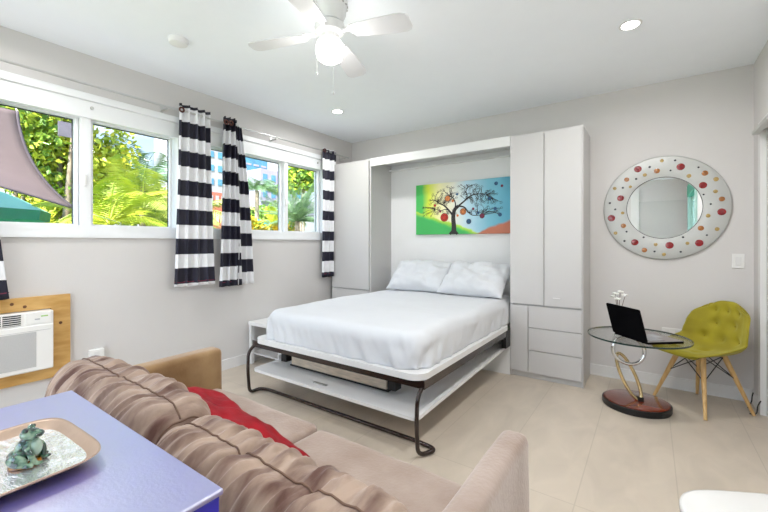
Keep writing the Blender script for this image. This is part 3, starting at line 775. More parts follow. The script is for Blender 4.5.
def pillow_mesh(w, h, th, seed, nx=34, ny=26, wr=.012):
    b = MB()
    def prof(u, v):
        a = max(0, 1-abs(u)**2.6)**.55*max(0, 1-abs(v)**2.6)**.55; return a
    def side(sg):
        def fn(i, j):
            u, v = i*2-1, j*2-1
            px = u*w/2*(1-.07*(v*v)*(1-abs(u)**8)*0-.06*(1-abs(v))*abs(u)**3*0); 
            kx = 1-.05*(1-v*v)*abs(u)**4; ky = 1-.07*(1-u*u)*abs(v)**4
            a = prof(u, v)
            nz = noise.noise(Vector((u*2.2+seed, v*2.2, seed)))*wr*a*2 + noise.noise(Vector((u*6+seed, v*5, seed+3)))*wr*.6*(a**.3)
            return (u*w/2*kx, v*h/2*ky, sg*(th/2*a+.004)+nz*(1 if a > .02 else 0))
        return fn
    b.grid(side(1), nx, ny); b.grid(side(-1), nx, ny)
    bmesh.ops.remove_doubles(b.bm, verts=b.bm.verts[:], dist=.0085 if False else .0001)
    # close rim
    bnd = [e for e in b.bm.edges if e.is_boundary]
    try: bmesh.ops.bridge_loops(b.bm, edges=bnd)
    except Exception: pass
    return b
for i, (px, pyy, rx, rz, lab) in enumerate(((-2.07, 3.62, 33, 4, 'white pillow at the head of the bed on the window side'), (-1.43, 3.59, 33, -4, 'white pillow at the head of the bed on the drawer side'))):
    o = pillow_mesh(.68, .44, .21, i*5+2, wr=.03).build('bed_pillow', 'sheet', smooth=True)
    o.location = (px, pyy+.02, .84); o.rotation_euler = (math.radians(rx+8), 0, math.radians(rz))
    tag(o, lab, 'pillow', 'bed pillows')

# bedside table
t = thing('bedside_table', 'low white open side table between the bed and the window wall', 'bedside table', (-3.02, 2.53, 0))
MB().rbox(-.255, .23, -.22, .22, .385, .42, .003).build('tabletop', 'bedboard', t)
for x in (-.25, .19):
    for y in (-.215, .18): MB().box(x, x+.035, y, y+.035, 0, .385).build('leg', 'bedboard', t)
MB().box(-.22, .2, .16, .175, .06, .385).build('back_panel', 'lacquer', t)
MB().rbox(-.24, .215, -.2, .19, .10, .115, .002).build('shelf', 'lacquer', t)

# ------------------------------------------------------------------ sofa
sx0, sx1 = -2.035, -.30
sc_ = (sx0+sx1)/2
t = thing('sofa', 'taupe velvet two-seat sofa with gathered back cushions, facing the bed', 'sofa', (sc_, .8, 0))
A0, A1 = sx0-sc_, sx1-sc_
def wy(y): return y-.8
MB().rbox(A0+.09, A1-.08, wy(.44), wy(1.16), .12, .27, .01).build('seat_base', 'velvet', t)
for x0_, x1_, m_ in ((A0, A0+.105, 'velvet_arm'), (A1-.085, A1, 'velvet')):
    b = MB()
    def arm(u, v, x0_=x0_, x1_=x1_):
        return None
    b.rbox(x0_, x1_, wy(.60 if x0_ == A0 else .42), wy(1.205), .10, .62, .028, 5)
    bmesh.ops.subdivide_edges(b.bm, edges=[e for e in b.bm.edges if e.calc_length() > .1], cuts=10, use_grid_fill=True)
    for v in b.bm.verts:
        k = noise.noise(v.co*4+Vector((x0_*7, 0, 0)))*.006; v.co.x += k; v.co.z += noise.noise(v.co*3)*.006 if v.co.z > .4 else 0
    b.build('arm', m_, t, smooth=True)
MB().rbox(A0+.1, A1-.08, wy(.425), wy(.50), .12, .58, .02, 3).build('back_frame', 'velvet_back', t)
for x in (A0+.06, A1-.06):
    for y in (.47, 1.13): MB().lathe([(.018, 0), (.026, .12)], (x, wy(y), 0), 12).build('leg', 'oak', t)
for k, (x0_, x1_) in enumerate(((-1.925-sc_, -1.158-sc_), (-1.150-sc_, -.388-sc_))):
    def fz(q, p, k=k, x0_=x0_, x1_=x1_):
        top = max(0, min(1, (q.z-.36)/.06)); cx_ = (x0_+x1_)/2; u = (q.x-cx_)/((x1_-x0_)/2); v = (q.y-wy(.85))/.35
        q = q.copy(); q.z += top*(.012*(1-u*u)*(1-v*v)-.004+.006*noise.noise(Vector((q.x*4+k*9, q.y*4, 0)))+.003*noise.noise(Vector((q.x*13, q.y*11, k))))
        q.x += .004*noise.noise(Vector((q.y*7, q.z*7, k))); q.y += .006*noise.noise(Vector((q.x*5, q.z*5, k+4)))
        return q
    yf = 1.175 if k == 0 else 1.165
    rounded_block(x0_, x1_, wy(.50), wy(yf), .27, .425, .03, .035, 40, 40, 8, fz).build('seat_cushion', 'velvet', t, smooth=True)
# back cushions: puffy bolsters with gathered cloth
def back_cushion(x0_, x1_, seed, yc, zc, ry, rz_, pinches):
    b = MB(); NX, NV = 220, 64
    cx_, hw = (x0_+x1_)/2, (x1_-x0_)/2
    def fn(u, v):
        U = u*2-1; a = 2*PI*v
        e = 2.4
        ca, sa = math.cos(a), math.sin(a)
        y = math.copysign(abs(ca)**(2/e), ca)*ry; z = math.copysign(abs(sa)**(2/e), sa)*rz_
        endk = (1-min(1, abs(U))**14)**.5
        endk = max(endk, .02)
        seam = math.exp(-((a-PI*.5)/.20)**2)          # stitched line along the ridge
        dist = abs(a-PI*.5)
        # gathers: run across the seam, slanting, fading away from it
        g = U*hw*46+seed*3+1.4*(a-PI*.5)*(1 if a > PI*.5 else -.6)
        w1_ = 1-abs(noise.noise(Vector((g*.55, a*.55, seed))))*2.0
        w2_ = noise.noise(Vector((g*1.15, a*1.0, seed+5)))
        w3_ = noise.noise(Vector((U*hw*5, a*1.1, seed+9)))
        fade = .45+.55*math.exp(-(dist/1.1)**2)
        disp = (.019*w1_+.010*w2_)*fade*(1-.75*seam)+.014*w3_-.008*seam
        for pu, pw, pd in pinches:
            disp -= pd*math.exp(-((U-pu+.10*(a-PI*.5))/pw)**2)
        rr = math.hypot(y, z); k = 1+disp/max(rr, .05)
        edge = (1-abs(U)**5)
        k = 1+(k-1)*(.35+.65*edge)
        x = cx_+U*hw+.012*noise.noise(Vector((U*3, a, seed)))*edge
        return (x, yc+y*endk*k, zc+z*(.25+.75*endk)*k)
    b.grid(fn, NX, NV, cv=True)
    bmesh.ops.holes_fill(b.bm, edges=[e for e in b.bm.edges if e.is_boundary])
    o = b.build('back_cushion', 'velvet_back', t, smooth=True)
    # piping along the ridge seam and around the open end
    line = [Vector(fn(i/160, .25))+Vector((0, 0, .0022)) for i in range(3, 158)]
    MB().tube(line, .0028, 6).build('piping', 'piping', o, smooth=True)
    ring = [Vector(fn(.985, j/48)) for j in range(48)]
    MB().tube(ring, .0035, 6, closed=True).build('piping', 'piping', o, smooth=True)
    return o
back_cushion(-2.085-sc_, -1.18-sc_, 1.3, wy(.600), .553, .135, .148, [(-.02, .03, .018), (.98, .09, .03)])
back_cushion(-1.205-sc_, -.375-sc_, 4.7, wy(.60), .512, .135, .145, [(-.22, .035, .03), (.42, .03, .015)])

# red cushion
o = pillow_mesh(.66, .36, .13, 9, wr=.016).build('throw_pillow', 'red', smooth=True)
o.location = (-1.305, .785, .525); o.rotation_euler = (math.radians(-20), math.radians(8), math.radians(2))
tag(o, 'red satin throw pillow leaning on the sofa back', 'throw pillow')

# ------------------------------------------------------------------ blue console table, tray and frog
t = thing('console_table', 'glossy blue table behind the sofa, in the near corner', 'table', (-1.04, .10, 0))
MB().rbox(-.41, .40, -.34, .30, .738, .75, .004, 3).build('tabletop', 'blue', t)
MB().rbox(-.405, .395, -.335, .295, .705, .738, .004, 2).build('edge_band', 'blue_edge', t)
MB().box(-.385, .375, -.315, .275, .64, .705).build('apron', 'blue_edge', t)
for x in (-.385, .325):
    for y in (-.315, .225): MB().box(x, x+.05, y, y+.05, 0, .64).build('leg', 'blue_edge', t)

tr = thing('tray', 'square silver tray with a champagne rim on the blue table', 'tray', (-1.048, .187, .75), math.radians(2))
def superq(a, n, ax, ay):
    c_, s_ = math.cos(a), math.sin(a); return (math.copysign(abs(c_)**(2/n), c_)*ax, math.copysign(abs(s_)**(2/n), s_)*ay)
def tray_rings(prof, seg=72, n=5.):
    b = MB()
    R = []
    for (k, z) in prof:
        R.append([b.bm.verts.new((*superq(2*PI*j/seg, n, .152*k, .122*k), z)) for j in range(seg)])
    for i in range(len(R)-1):
        for j in range(seg): b.bm.faces.new((R[i][j], R[i][(j+1) % seg], R[i+1][(j+1) % seg], R[i+1][j]))
    return b, R
b, R = tray_rings([(.02, .009), (.3, .009), (.6, .0095), (.84, .011)])
b.bm.faces.new(R[0][::-1]); b.build('well', 'silver', tr, smooth=True)
b, R = tray_rings([(.84, .011), (.90, .015), (.96, .023), (1., .027), (1.003, .0245), (.95, .018), (.84, .010), (.70, .001), (.02, .001)])
b.bm.faces.new(R[-1]); b.build('rim', 'champagne', tr, smooth=True)

fg = thing('frog_figurine', 'glazed green ceramic frog sitting on the silver tray', 'figurine', (-1.02, .207, .7605), math.radians(52)); fg.scale = (1.0, 1.0, 1.0)
b = MB()
b.ell((0, 0, .026), (.019, .018, .028), rot=(0, .25, 0)).ell((-.008, 0, .016), (.022, .020, .017))
b.ell((.008, 0, .057), (.017, .0175, .0115), rot=(0, .15, 0)).ell((.020, 0, .056), (.010, .014, .007))
for s in (-1, 1):
    b.ell((.004, s*.010, .0675), (.0058, .0055, .0058))
    b.ell((-.004, s*.021, .014), (.020, .008, .013), rot=(0, .2, s*.2)).ell((.012, s*.023, .005), (.015, .006, .005), rot=(0, 0, s*.3))
    b.tube(bez([(.010, s*.016, .036), (.019, s*.021, .022), (.022, s*.014, .004)], 5), .0052, 8)
    b.ell((.027, s*.014, .004), (.009, .006, .0035))
body = b.build('body', 'frog', fg, smooth=True)
md = body.modifiers.new('r', 'REMESH'); md.mode = 'VOXEL'; md.voxel_size = .0011; md.use_smooth_shade = True
md = body.modifiers.new('s', 'SMOOTH'); md.iterations = 3
MB().ell((.014, 0, .030), (.0135, .0125, .019)).build('belly', 'frog_belly', fg, smooth=True)
for s in (-1, 1): MB().ell((.0075, s*.0128, .0685), (.0032, .0026, .0034)).build('eye', 'blackplastic', fg, smooth=True)
MB().lathe([(.024, 0), (.026, .001), (.024, .003)], (-.001, 0, -.0005), 24).build('base', 'frog_base', fg, smooth=True)

# ------------------------------------------------------------------ glass table, laptop, flowers, chair
gx, gy, gz = -.075, 3.27, .530
t = thing('glass_side_table', 'round glass table on a looped metal stem and oval red-brown base', 'glass table', (gx, gy, 0))
MB().lathe([(.312, gz-.006), (.313, gz-.005), (.313, gz+.003), (.312, gz+.004)], seg=64).build('glass_top', 'table_glass', t)
MB().lathe([(.312, gz-.0065), (.3155, gz-.0065), (.3155, gz+.0045), (.312, gz+.0045)], seg=64, cap=False).build('glass_edge', 'glass_edge', t)
bs = MB().lathe([(1., 0), (1.02, .008), (1.02, .040), (1., .044)], (-.01, .075, 0), 56, sx=.212, sy=.205).build('base', 'black', t)
b = MB().lathe([(.965, .044), (.965, .048), (.93, .051)], (-.01, .075, 0), 56, sx=.212, sy=.205); b.build('base_top', 'mahogany', t, smooth=True, angle=30)
for o_ in (bs,): o_.rotation_euler = (0, 0, 0)
def oring(c_, ru, rv, axu, axv, r_, seg=48):
    axu, axv = Vector(axu).normalized(), Vector(axv).normalized()
    return [Vector(c_)+axu*ru*math.cos(2*PI*k/seg)+axv*rv*math.sin(2*PI*k/seg) for k in range(seg)]
# lower gold loop leaning, upper silver loop
MB().tube(oring((-.055, .06, .215), .172, .050, (-.42, .0, 1), (.6, .5, .25), .01), .0115, 10, closed=True).build('lower_ring', 'gold', t, smooth=True)
MB().tube(oring((-.055, .05, .410), .105, .100, (1, .45, 0), (-.1, 0, 1), .01), .013, 10, closed=True).build('upper_ring', 'chrome', t, smooth=True)
MB().lathe([(.03, 0), (.03, .02), (.02, .026)], (.01, .07, .050), 20).build('ring_foot', 'black', t, smooth=True, angle=40)
for x_, y_ in ((.03, .09), (-.14, .01)): MB().lathe([(.018, 0), (.018, .008)], (x_, y_, gz-.015), 16).build('glass_mount', 'chrome', t)

hx, hy = (-.21-.017)/2, (3.24+3.019)/2
rz = math.atan2(-.221, .193)
lt = thing('laptop', 'open black laptop on the round glass table', 'laptop', (hx, hy, gz+.0045), rz)
# local x along hinge, local +y away toward the chair
b = MB(); b.prism(rrect(-.157, .157, .0, .262, .012), .001, .016); bb = b.build('keyboard_base', 'screen', lt)
MB().box(-.13, .13, .075-.04, .145, .0161, .0175).build('keys', 'blackplastic', bb)
kb = MB()
for i in range(13):
    for j in range(5): kb.box(-.128+i*.0198, -.128+i*.0198+.0165, .04+j*.021, .04+j*.021+.017, .0176, .0186)
kb.build('key_caps', 'grey_mark', bb)
MB().box(-.045, .045, .155, .21, .0161, .0166).build('touchpad', 'grey_mark', bb)
MB().box(-.154, .154, .001, .260, .0160, .01615).build('palm_rest', mat('palm_rest', (.25, .22, .21), .4, noise_amt=.1), bb)
b = MB(); b.prism(rrect(-.157, .157, 0, .222, .010), -.004, .004, 'y'); 
Rl = Matrix.Rotation(math.radians(15), 3, 'X')
for v in b.bm.verts: v.co = Rl @ v.co + Vector((0, -.004, .014))
ld = b.build('lid', 'screen', lt)
b = MB().box(-.138, .138, .0042, .0048, .015, .203)
for v in b.bm.verts: v.co = Rl @ v.co + Vector((0, -.004, .014))
b.build('display', mat('dark_display', (.01, .01, .014), .1, noise_amt=.1), ld)

fl = thing('flower_vase', 'small glass vase with white blossoms behind the laptop', 'vase', (-.20, 3.42, gz+.0045))
MB().lathe([(.022, 0), (.026, .01), (.03, .05), (.022, .09), (.018, .11), (.021, .115)], seg=24).build('vase', 'vase', fl, smooth=True)
st = MB()
heads = [(-.02, -.005, .275), (.012, .01, .29), (.045, .0, .265), (-.005, -.01, .235), (-.03, .01, .25)]
for h_ in heads[:4]: st.tube(bez([(0, 0, .01), (h_[0]*.3, h_[1]*.3, .13), h_], 6), .0022, 6)
st.build('stem', 'stem', fl, smooth=True)
rnd = random.Random(3)
for h_ in heads:
    b = MB()
    for k in range(6):
        a = 2*PI*k/6+rnd.random()
        b.ell((h_[0]+.012*math.cos(a), h_[1]+.012*math.sin(a), h_[2]+.004*rnd.random()), (.013, .010, .006), 8, 6, rot=(rnd.uniform(-.6, .6), rnd.uniform(-.6, .6), a))
    b.ell((h_[0], h_[1], h_[2]+.004), .008, 8, 6)
    b.build('blossom', 'petal', fl, smooth=True)

# chair: upholstered shell chair, local +x = front direction
chx, chy = .306, 3.625
ch = thing('shell_chair', 'olive velvet tufted shell chair with splayed wooden legs', 'chair', (chx, chy, 0), math.radians(225))
# shell: parameter v from front lip (0) over seat to top of back (1), u across
def shell_pt(u, v, off=0.):
    U = u*2-1
    # centre profile (x forward, z)
    prof = [(.255, .395), (.235, .418), (.13, .412), (.0, .398), (-.11, .405), (-.175, .45), (-.205, .53), (-.225, .62), (-.240, .70), (-.248, .765)]
    n = len(prof)-1; f_ = v*n; i = min(int(f_), n-1); q = f_-i
    def cat(a, b_, c_, d_, t_): return .5*((2*b_)+(-a+c_)*t_+(2*a-5*b_+4*c_-d_)*t_*t_+(-a+3*b_-3*c_+d_)*t_**3)
    g_ = lambda k: prof[max(0, min(n, k))]
    x = cat(g_(i-1)[0], g_(i)[0], g_(i+1)[0], g_(i+2)[0], q); z = cat(g_(i-1)[1], g_(i)[1], g_(i+1)[1], g_(i+2)[1], q)
    wprof = [.165, .210, .235, .244, .248, .248, .242, .228, .198, .120]
    gw = lambda k: wprof[max(0, min(n, k))]
    wd = cat(gw(i-1), gw(i), gw(i+1), gw(i+2), q)
    # sides curl up on the seat and forward on the back
    k = abs(U)**2.6
    seatness = max(0, 1-abs(v-.30)/.35)
    backness = max(0, min(1, (v-.40)/.3))*(1-.6*max(0, v-.8)/.2)
    bell = math.exp(-((v-.42)/.20)**2)
    z += k*(.085*bell)
    sb = max(0., min(1., (v-.30)/.35)); sb = sb*sb*(3-2*sb); st_ = max(0., min(1., (v-.75)/.25))
    x += k*.095*sb*(1-.7*st_)
    # round the top corners and the front lip
    z -= abs(U)**3.2*.055*max(0., (v-.82)/.18)**1.2
    x -= abs(U)**3*.04*max(0., 1-v/.12)*.5
    y = U*wd*(1-.05*k)
    return Vector((x, y, z))
tuft = [(u_, v_) for v_, us in ((.22, (.3, .7)), (.36, (.5,)), (.60, (.25, .5, .75)), (.74, (.36, .64)), (.87, (.3, .5, .7))) for u_ in us]
def shell_face(side):
    def fn(i, j):
        u, v = i, j
        p = shell_pt(u, v); e_ = 1e-3
        du = shell_pt(min(u+e_, 1), v)-shell_pt(max(u-e_, 0), v); dv = shell_pt(u, min(v+e_, 1))-shell_pt(u, max(v-e_, 0))
        n_ = du.cross(dv); n_.normalize()
        if n_.z < 0 and v < .5: n_ = -n_
        if v >= .5 and n_.x < 0: n_ = -n_
        ed = min(1, min(u, 1-u)*9)**.5*min(1, min(v, 1-v)*9)**.5
        if side > 0:
            d_ = .018*ed
            for tu, tv in tuft: d_ -= .024*math.exp(-(((u-tu)/.065)**2+((v-tv)/.042)**2))*1.0
            return p+n_*d_
        return p-n_*(.010*ed)
    return fn
b = MB(); b.grid(shell_face(1), 64, 80); b.grid(shell_face(-1), 64, 80)
bmesh.ops.remove_doubles(b.bm, verts=b.bm.verts[:], dist=.0006)
b.build('seat_shell', 'olive', ch, smooth=True)
f1 = shell_face(1)
for tu, tv in tuft:
    p = f1(tu, tv); MB().ell(p, .006, 10, 8).build('button', 'button', ch, smooth=True)
tops = []
c45 = math.sqrt(.5)
for k, (a, r_) in enumerate(((45, .285), (135, .285), (225, .275), (315, .285))):
    a = math.radians(a); top = Vector((math.cos(a)*.125, math.sin(a)*.125, .398)); bot = Vector((math.cos(a)*r_, math.sin(a)*r_, .002))
    MB().tube([bot, bot*.5+top*.5, top], lambda q: .010+.009*q, 12).build('leg', 'oak', ch, smooth=True, angle=50)
    MB().tube([top-Vector((0, 0, .03)), top+Vector((0, 0, .018))], .014, 10).build('leg_bracket', 'black', ch, smooth=True, angle=50)
    tops.append((top, bot))
b = MB()
for k in range(4):
    (t0, b0), (t1, b1) = tops[k], tops[(k+1) % 4]
    lo0 = t0.lerp(b0, .42); lo1 = t1.lerp(b1, .42)
    hi0 = t0.lerp(b0, .02); hi1 = t1.lerp(b1, .02)
    b.tube([hi0, lo1], .0035, 6); b.tube([hi1, lo0], .0035, 6); b.tube([hi0, hi1], .004, 6)
b.build('wire_braces', 'black', ch)

# mirror
mt = thing('wall_mirror', 'round wall mirror with a pale ring of red, amber and black dots', 'mirror', (.088, YB, 1.493))
MB().lathe([(.415, 0), (.43, .006), (.432, .014), (.425, .022), (.405, .026), (.262, .030), (.252, .026), (.252, .004)], seg=96, axis='y').build('ring', 'mirror_ring', mt, smooth=True, angle=25)
MB().lathe([(.253, .004), (.253, .018)], seg=72, axis='y').build('mirror_glass', 'mirror', mt)
b = MB().lathe([(.2525, .018), (.2535, .031), (.2565, .0305)], seg=72, axis='y', cap=False); b.build('inner_rim', 'cable', mt)
RD = [(-0.174, 0.341, 0.028), (0.116, 0.328, 0.028), (0.255, 0.165, 0.026), (0.367, -0.051, 0.027), (0.232, -0.293, 0.027), (0.043, -0.312, 0.028), (-0.196, -0.287, 0.027), (-0.369, -0.072, 0.029), (-0.3, 0.1, 0.026)]
AD = [(-0.041, 0.311, 0.021), (0.267, 0.26, 0.021), (0.368, 0.049, 0.019), (0.242, -0.175, 0.02), (-0.128, -0.353, 0.02), (-0.279, -0.142, 0.02), (-0.255, 0.259, 0.019)]
GD = [(-0.008, 0.393, 0.014), (-0.125, 0.286, 0.015), (0.168, 0.248, 0.016), (0.334, 0.206, 0.017), (0.33, 0.111, 0.015), (0.286, -0.078, 0.015), (0.34, -0.184, 0.015), (0.159, -0.295, 0.013), (0.006, -0.388, 0.014), (-0.05, -0.305, 0.014), (-0.338, -0.205, 0.015), (-0.284, -0.03, 0.013), (-0.344, 0.189, 0.014), (-0.228, 0.194, 0.012)]
KD = [(-0.091, 0.35, 0.009), (0.08, 0.385, 0.008), (0.05, 0.305, 0.007), (0.228, 0.311, 0.007), (0.259, 0.091, 0.007), (0.302, 0.013, 0.007), (0.279, -0.231, 0.007), (0.131, -0.246, 0.008), (0.116, -0.365, 0.008), (-0.057, -0.364, 0.008), (-0.133, -0.244, 0.008), (-0.271, -0.275, 0.009), (-0.255, -0.194, 0.008), (-0.34, 0.004, 0.009), (-0.381, 0.062, 0.009), (-0.283, 0.19, 0.009), (-0.186, 0.258, 0.009)]
for lst, m_, nm in ((RD, 'dot_red', 'red_dot'), (AD, 'dot_amber', 'amber_dot'), (GD, 'dot_gold', 'gold_dot'), (KD, 'dot_black', 'black_dot')):
    for x, z, r_ in lst:
        rad = math.hypot(x, z); hgt = .030-(rad-.262)/(.405-.262)*.004
        MB().lathe([(r_, hgt-.003), (r_, hgt+.001), (r_*.7, hgt+.0025)], (x, 0, z), 20, 'y').build(nm, m_, mt, smooth=True, angle=30)

# white table at the near right
t = thing('white_side_table', 'white table with rounded corners at the near right edge', 'table', (.335, 1.33, 0), math.radians(28))
def wt_pts(k): return [superq(2*PI*j/64, 3.6, .225*k, .255*k) for j in range(64)]
b = MB()
R = []
for k_, z in ((.97, .420), (.995, .424), (1., .432), (1., .440), (.99, .448), (.965, .45)):
    R.append([b.bm.verts.new((x, y, z)) for x, y in wt_pts(k_)])
for i in range(len(R)-1):
    for j in range(64): b.bm.faces.new((R[i][j], R[i][(j+1) % 64], R[i+1][(j+1) % 64], R[i+1][j]))
b.bm.faces.new(R[0][::-1]); b.bm.faces.new(R[-1])
b.build('tabletop', 'whitetop', t, smooth=True, angle=60)
for x in (-.13, .13):
    for y in (-.19, .19): MB().tube([(x*1.1, y*1.1, 0.001), (x, y, .422)], .014, 12, r2=.018).build('leg', 'whitetop', t, smooth=True, angle=50)

# cable at the closet door
t = thing('power_cable', 'short black cables lying by the closet door at the baseboard', 'cable', (.6, 3.66, 0))
MB().tube(bez([(-.02, .10, .005), (-.005, .08, .06), (.0, .085, .10), (.003, .07, .13)], 6), .004, 6).tube(bez([(-.03, -.02, .005), (.0, -.04, .02), (.005, -.06, .08), (.012, -.10, .13)], 6), .004, 6).build('cord', 'cable', t, smooth=True)

# ------------------------------------------------------------------ outdoors
o = MB().box(-90, 40, -60, 110, -.30, -.12).build('ground_outside', 'grass'); o['kind'] = 'structure'
o = MB().box(-4.9, 6, -9, YS-.2, -.12, -.08).box(XR+.2, 6, YS-.2, 6, -.12, -.08).box(-4.9, XL-.2, YS-.2, 9, -.12, -.08).build('ground_bounce_patio', 'patio'); o['kind'] = 'structure'  # pale patio added outside to bounce sunlight up to the ceiling
rnd = random.Random(11)
def leafy(name, label, loc, size, n, leaf, m_, trunk_h, group=None, stems=3, cat='tree', seed=1, mats=None):
    r = random.Random(seed); t = thing(name, label, cat, loc, group=group)
    b = MB(); bm = b.bm; sx_, sy_, sz_ = size; cz = trunk_h
    blobs = [(r.uniform(-.55, .55)*sx_, r.uniform(-.6, .6)*sy_, cz+r.uniform(-.6, .6)*sz_, r.uniform(.3, .55)) for _ in range(12)]
    for i in range(n):
        bx_, by_, bz_, br = r.choice(blobs)
        d_ = Vector((r.gauss(0, 1), r.gauss(0, 1), r.gauss(0, 1))).normalized()*(r.random()**.4)*br
        c_ = Vector((bx_+d_.x*sx_, by_+d_.y*sy_, bz_+d_.z*sz_))
        if c_.z < .02: continue
        ax = Vector((r.gauss(0, 1), r.gauss(0, 1), r.gauss(-.3, .7))).normalized(); s_ = leaf*r.uniform(.6, 1.3)
        bx2 = ax.cross(Vector((r.gauss(0, 1), r.gauss(0, 1), r.gauss(0, 1)))).normalized()*s_*.32; nn = ax.cross(bx2).normalized()*s_*.10
        vs = [bm.verts.new(c_), bm.verts.new(c_+ax*s_*.45+bx2+nn), bm.verts.new(c_+ax*s_), bm.verts.new(c_+ax*s_*.45-bx2+nn)]
        f_ = bm.faces.new(vs); f_.material_index = 0 if (not mats or r.random() > mats[1]) else 1
    b.build('foliage', [m_] + ([mats[0]] if mats else []), t, normals=False)
    b = MB()
    for k in range(stems):
        q = blobs[k]; x0_ = r.uniform(-.1, .1)
        b.tube(bez([(x0_, x0_*.5, 0), (x0_+q[0]*.3, q[1]*.3, q[2]*.5), (q[0], q[1], q[2])], 6), max(.03, trunk_h*.022), 7, r2=.012)
    b.build('trunk', 'bark', t, smooth=True)
    return t
G0 = -.12
TG = 'leafy garden trees outside the near window'
leafy('garden_tree', 'yellow-green leafy tree behind the mauve shade sail', (-7.4, 1.3, G0), (1.2, 1.0, 1.3), 9000, .10, 'leaf_a', 2.7, TG, seed=2, mats=('leaf_b', .35))
leafy('garden_tree', 'bright leafy tree right of the sail with golden leaves', (-7.2, 2.05, G0), (.9, .75, 1.3), 9000, .10, 'leaf_a', 2.3, TG, seed=3, mats=('leaf_c', .35))
leafy('garden_tree', 'dense green tree furthest left behind the sail', (-8.2, .4, G0), (1.4, 1.1, 1.4), 8000, .11, 'leaf_b', 2.8, TG, seed=4, mats=('leaf_a', .4))
leafy('garden_tree', 'darker leafy tree filling the gap behind the palms', (-10.2, 3.2, G0), (1.5, 1.7, 1.0), 7000, .13, 'leaf_b', 2.1, TG, seed=5, mats=('leaf_a', .5))
leafy('tall_branch_tree', 'thin pale trunk rising through the foliage outside the near window', (-6.6, 1.68, G0), (.5, .4, .5), 500, .13, 'leaf_a', 3.4, stems=2, seed=6)

def palm(name, label, loc, h_, nf, fl_, m_, group=None, seed=1, tr_=.07, droop=.9, up=.9, leaflet=.35, lean=(0, 0), cat='palm', lw=.010):
    r = random.Random(seed); t = thing(name, label, cat, loc, group=group)
    top = Vector((lean[0], lean[1], h_))
    MB().tube(bez([(0, 0, 0), (lean[0]*.3, lean[1]*.3, h_*.5), top], 6), tr_*1.2, 9, r2=tr_*.8).build('trunk', 'bark', t, smooth=True)
    b = MB(); bm = b.bm
    for k in range(nf):
        az = 2*PI*k/nf*2.618+r.uniform(-.2, .2); el = r.uniform(.15, 1.35)*up; L0 = fl_*r.uniform(.8, 1.1)
        p = top.copy(); d_ = Vector((math.cos(az)*math.cos(el), math.sin(az)*math.cos(el), math.sin(el))); pts = [p.copy()]; N = 16
        for i in range(N):
            p = p+d_*(L0/N); d_ = (d_+Vector((0, 0, -droop*1.35/N))).normalized(); pts.append(p.copy())
        b.tube(pts, .010, 4, r2=.003)
        for i in range(2, N+1):
            for jj in (0, .5):
                q0 = pts[i-1].lerp(pts[i], jj); tdir = (pts[i]-pts[i-1]).normalized(); sd = tdir.cross(Vector((0, 0, 1))).normalized(); ll = leaflet*L0*math.sin(PI*min(1, .12+.86*((i+jj)/(N+1))))**.8
                for s_ in (-1, 1):
                    dirl = (sd*s_+tdir*.75+Vector((0, 0, -.28))).normalized(); wd = tdir*lw*(L0+.3)
                    e = q0+dirl*ll*r.uniform(.8, 1.1)+Vector((0, 0, -.12*ll)); mid = q0+dirl*ll*.5
                    bm.faces.new([bm.verts.new(q0), bm.verts.new(mid-wd), bm.verts.new(e), bm.verts.new(mid+wd)])
    b.build('fronds', m_, t, normals=False)
    return t
PG = 'feathery palms outside the near window'
palm('areca_palm', 'bright green feathery palm in the middle of the palm window', (-6.2, 2.55, G0), 1.75, 15, 1.25, 'leaf_p', PG, 3, .05, droop=1.2)
palm('areca_palm', 'golden-green palm at the left of the palm window', (-5.7, 1.95, G0), 1.55, 12, 1.0, 'leaf_a', PG, 5, .05, droop=1.1)
palm('areca_palm', 'low spreading palm at the bottom of the palm window', (-5.1, 2.2, G0), 1.05, 14, .9, 'leaf_p', PG, 8, .05, droop=1.3)
palm('areca_palm', 'arching green palm at the right of the palm window', (-6.8, 3.4, G0), 1.7, 14, 1.3, 'leaf_p', PG, 9, .05, droop=1.2)
palm('areca_palm', 'taller thin palm reaching into the blue sky', (-8.0, 3.3, G0), 2.5, 12, 1.2, 'leaf_d', PG, 14, .05, droop=1.0)
palm('coconut_palm', 'distant palm in front of the pale apartment blocks', (-14, 10.3, G0), 3.6, 16, 1.5, 'leaf_d', None, 21, .1, droop=1.5)
palm('fan_palm', 'large spiky palm in the right pane of the far window', (-9., 8.1, G0), 2.0, 64, 1.3, 'leaf_d', None, 22, .09, droop=.6, up=1.0, leaflet=.16, lw=.008)
palm('coconut_palm', 'small green palm between the yellow flowering bushes', (-10.4, 8.35, G0), 1.9, 10, .9, 'leaf_a', None, 25, .08, droop=.8, up=1.15)
leafy('flowering_bush', 'yellow flowering bush at the left of the far window', (-10.2, 7.25, G0), (.5, .5, .4), 1100, .12, 'flower_y', 1.95, 'yellow flowering bushes', seed=31, cat='bush', mats=('leaf_a', .35))
leafy('flowering_bush', 'yellow flowering bush beside the window divider', (-10.2, 8.6, G0), (.5, .55, .4), 1100, .12, 'flower_y', 1.75, 'yellow flowering bushes', seed=32, cat='bush', mats=('leaf_a', .35))
leafy('shade_tree', 'green tree with pinkish gaps above the spiky palm', (-16, 14.6, G0), (1.8, 1.6, 1.1), 2200, .30, 'leaf_b', 5.0, seed=33, mats=('leaf_a', .4))
leafy('shade_tree', 'dark leafy tree behind the yellow bushes', (-18, 13.6, G0), (1.2, 1.6, .9), 1600, .28, 'leaf_b', 2.6, seed=34, mats=('leaf_p', .3))
leafy('hedge', 'orange-tinged hedge along the bottom of the far window', (-8.3, 8.1, G0), (.5, 1.2, .45), 2600, .09, 'leaf_o', 1.25, seed=35, cat='hedge', mats=('leaf_a', .4))
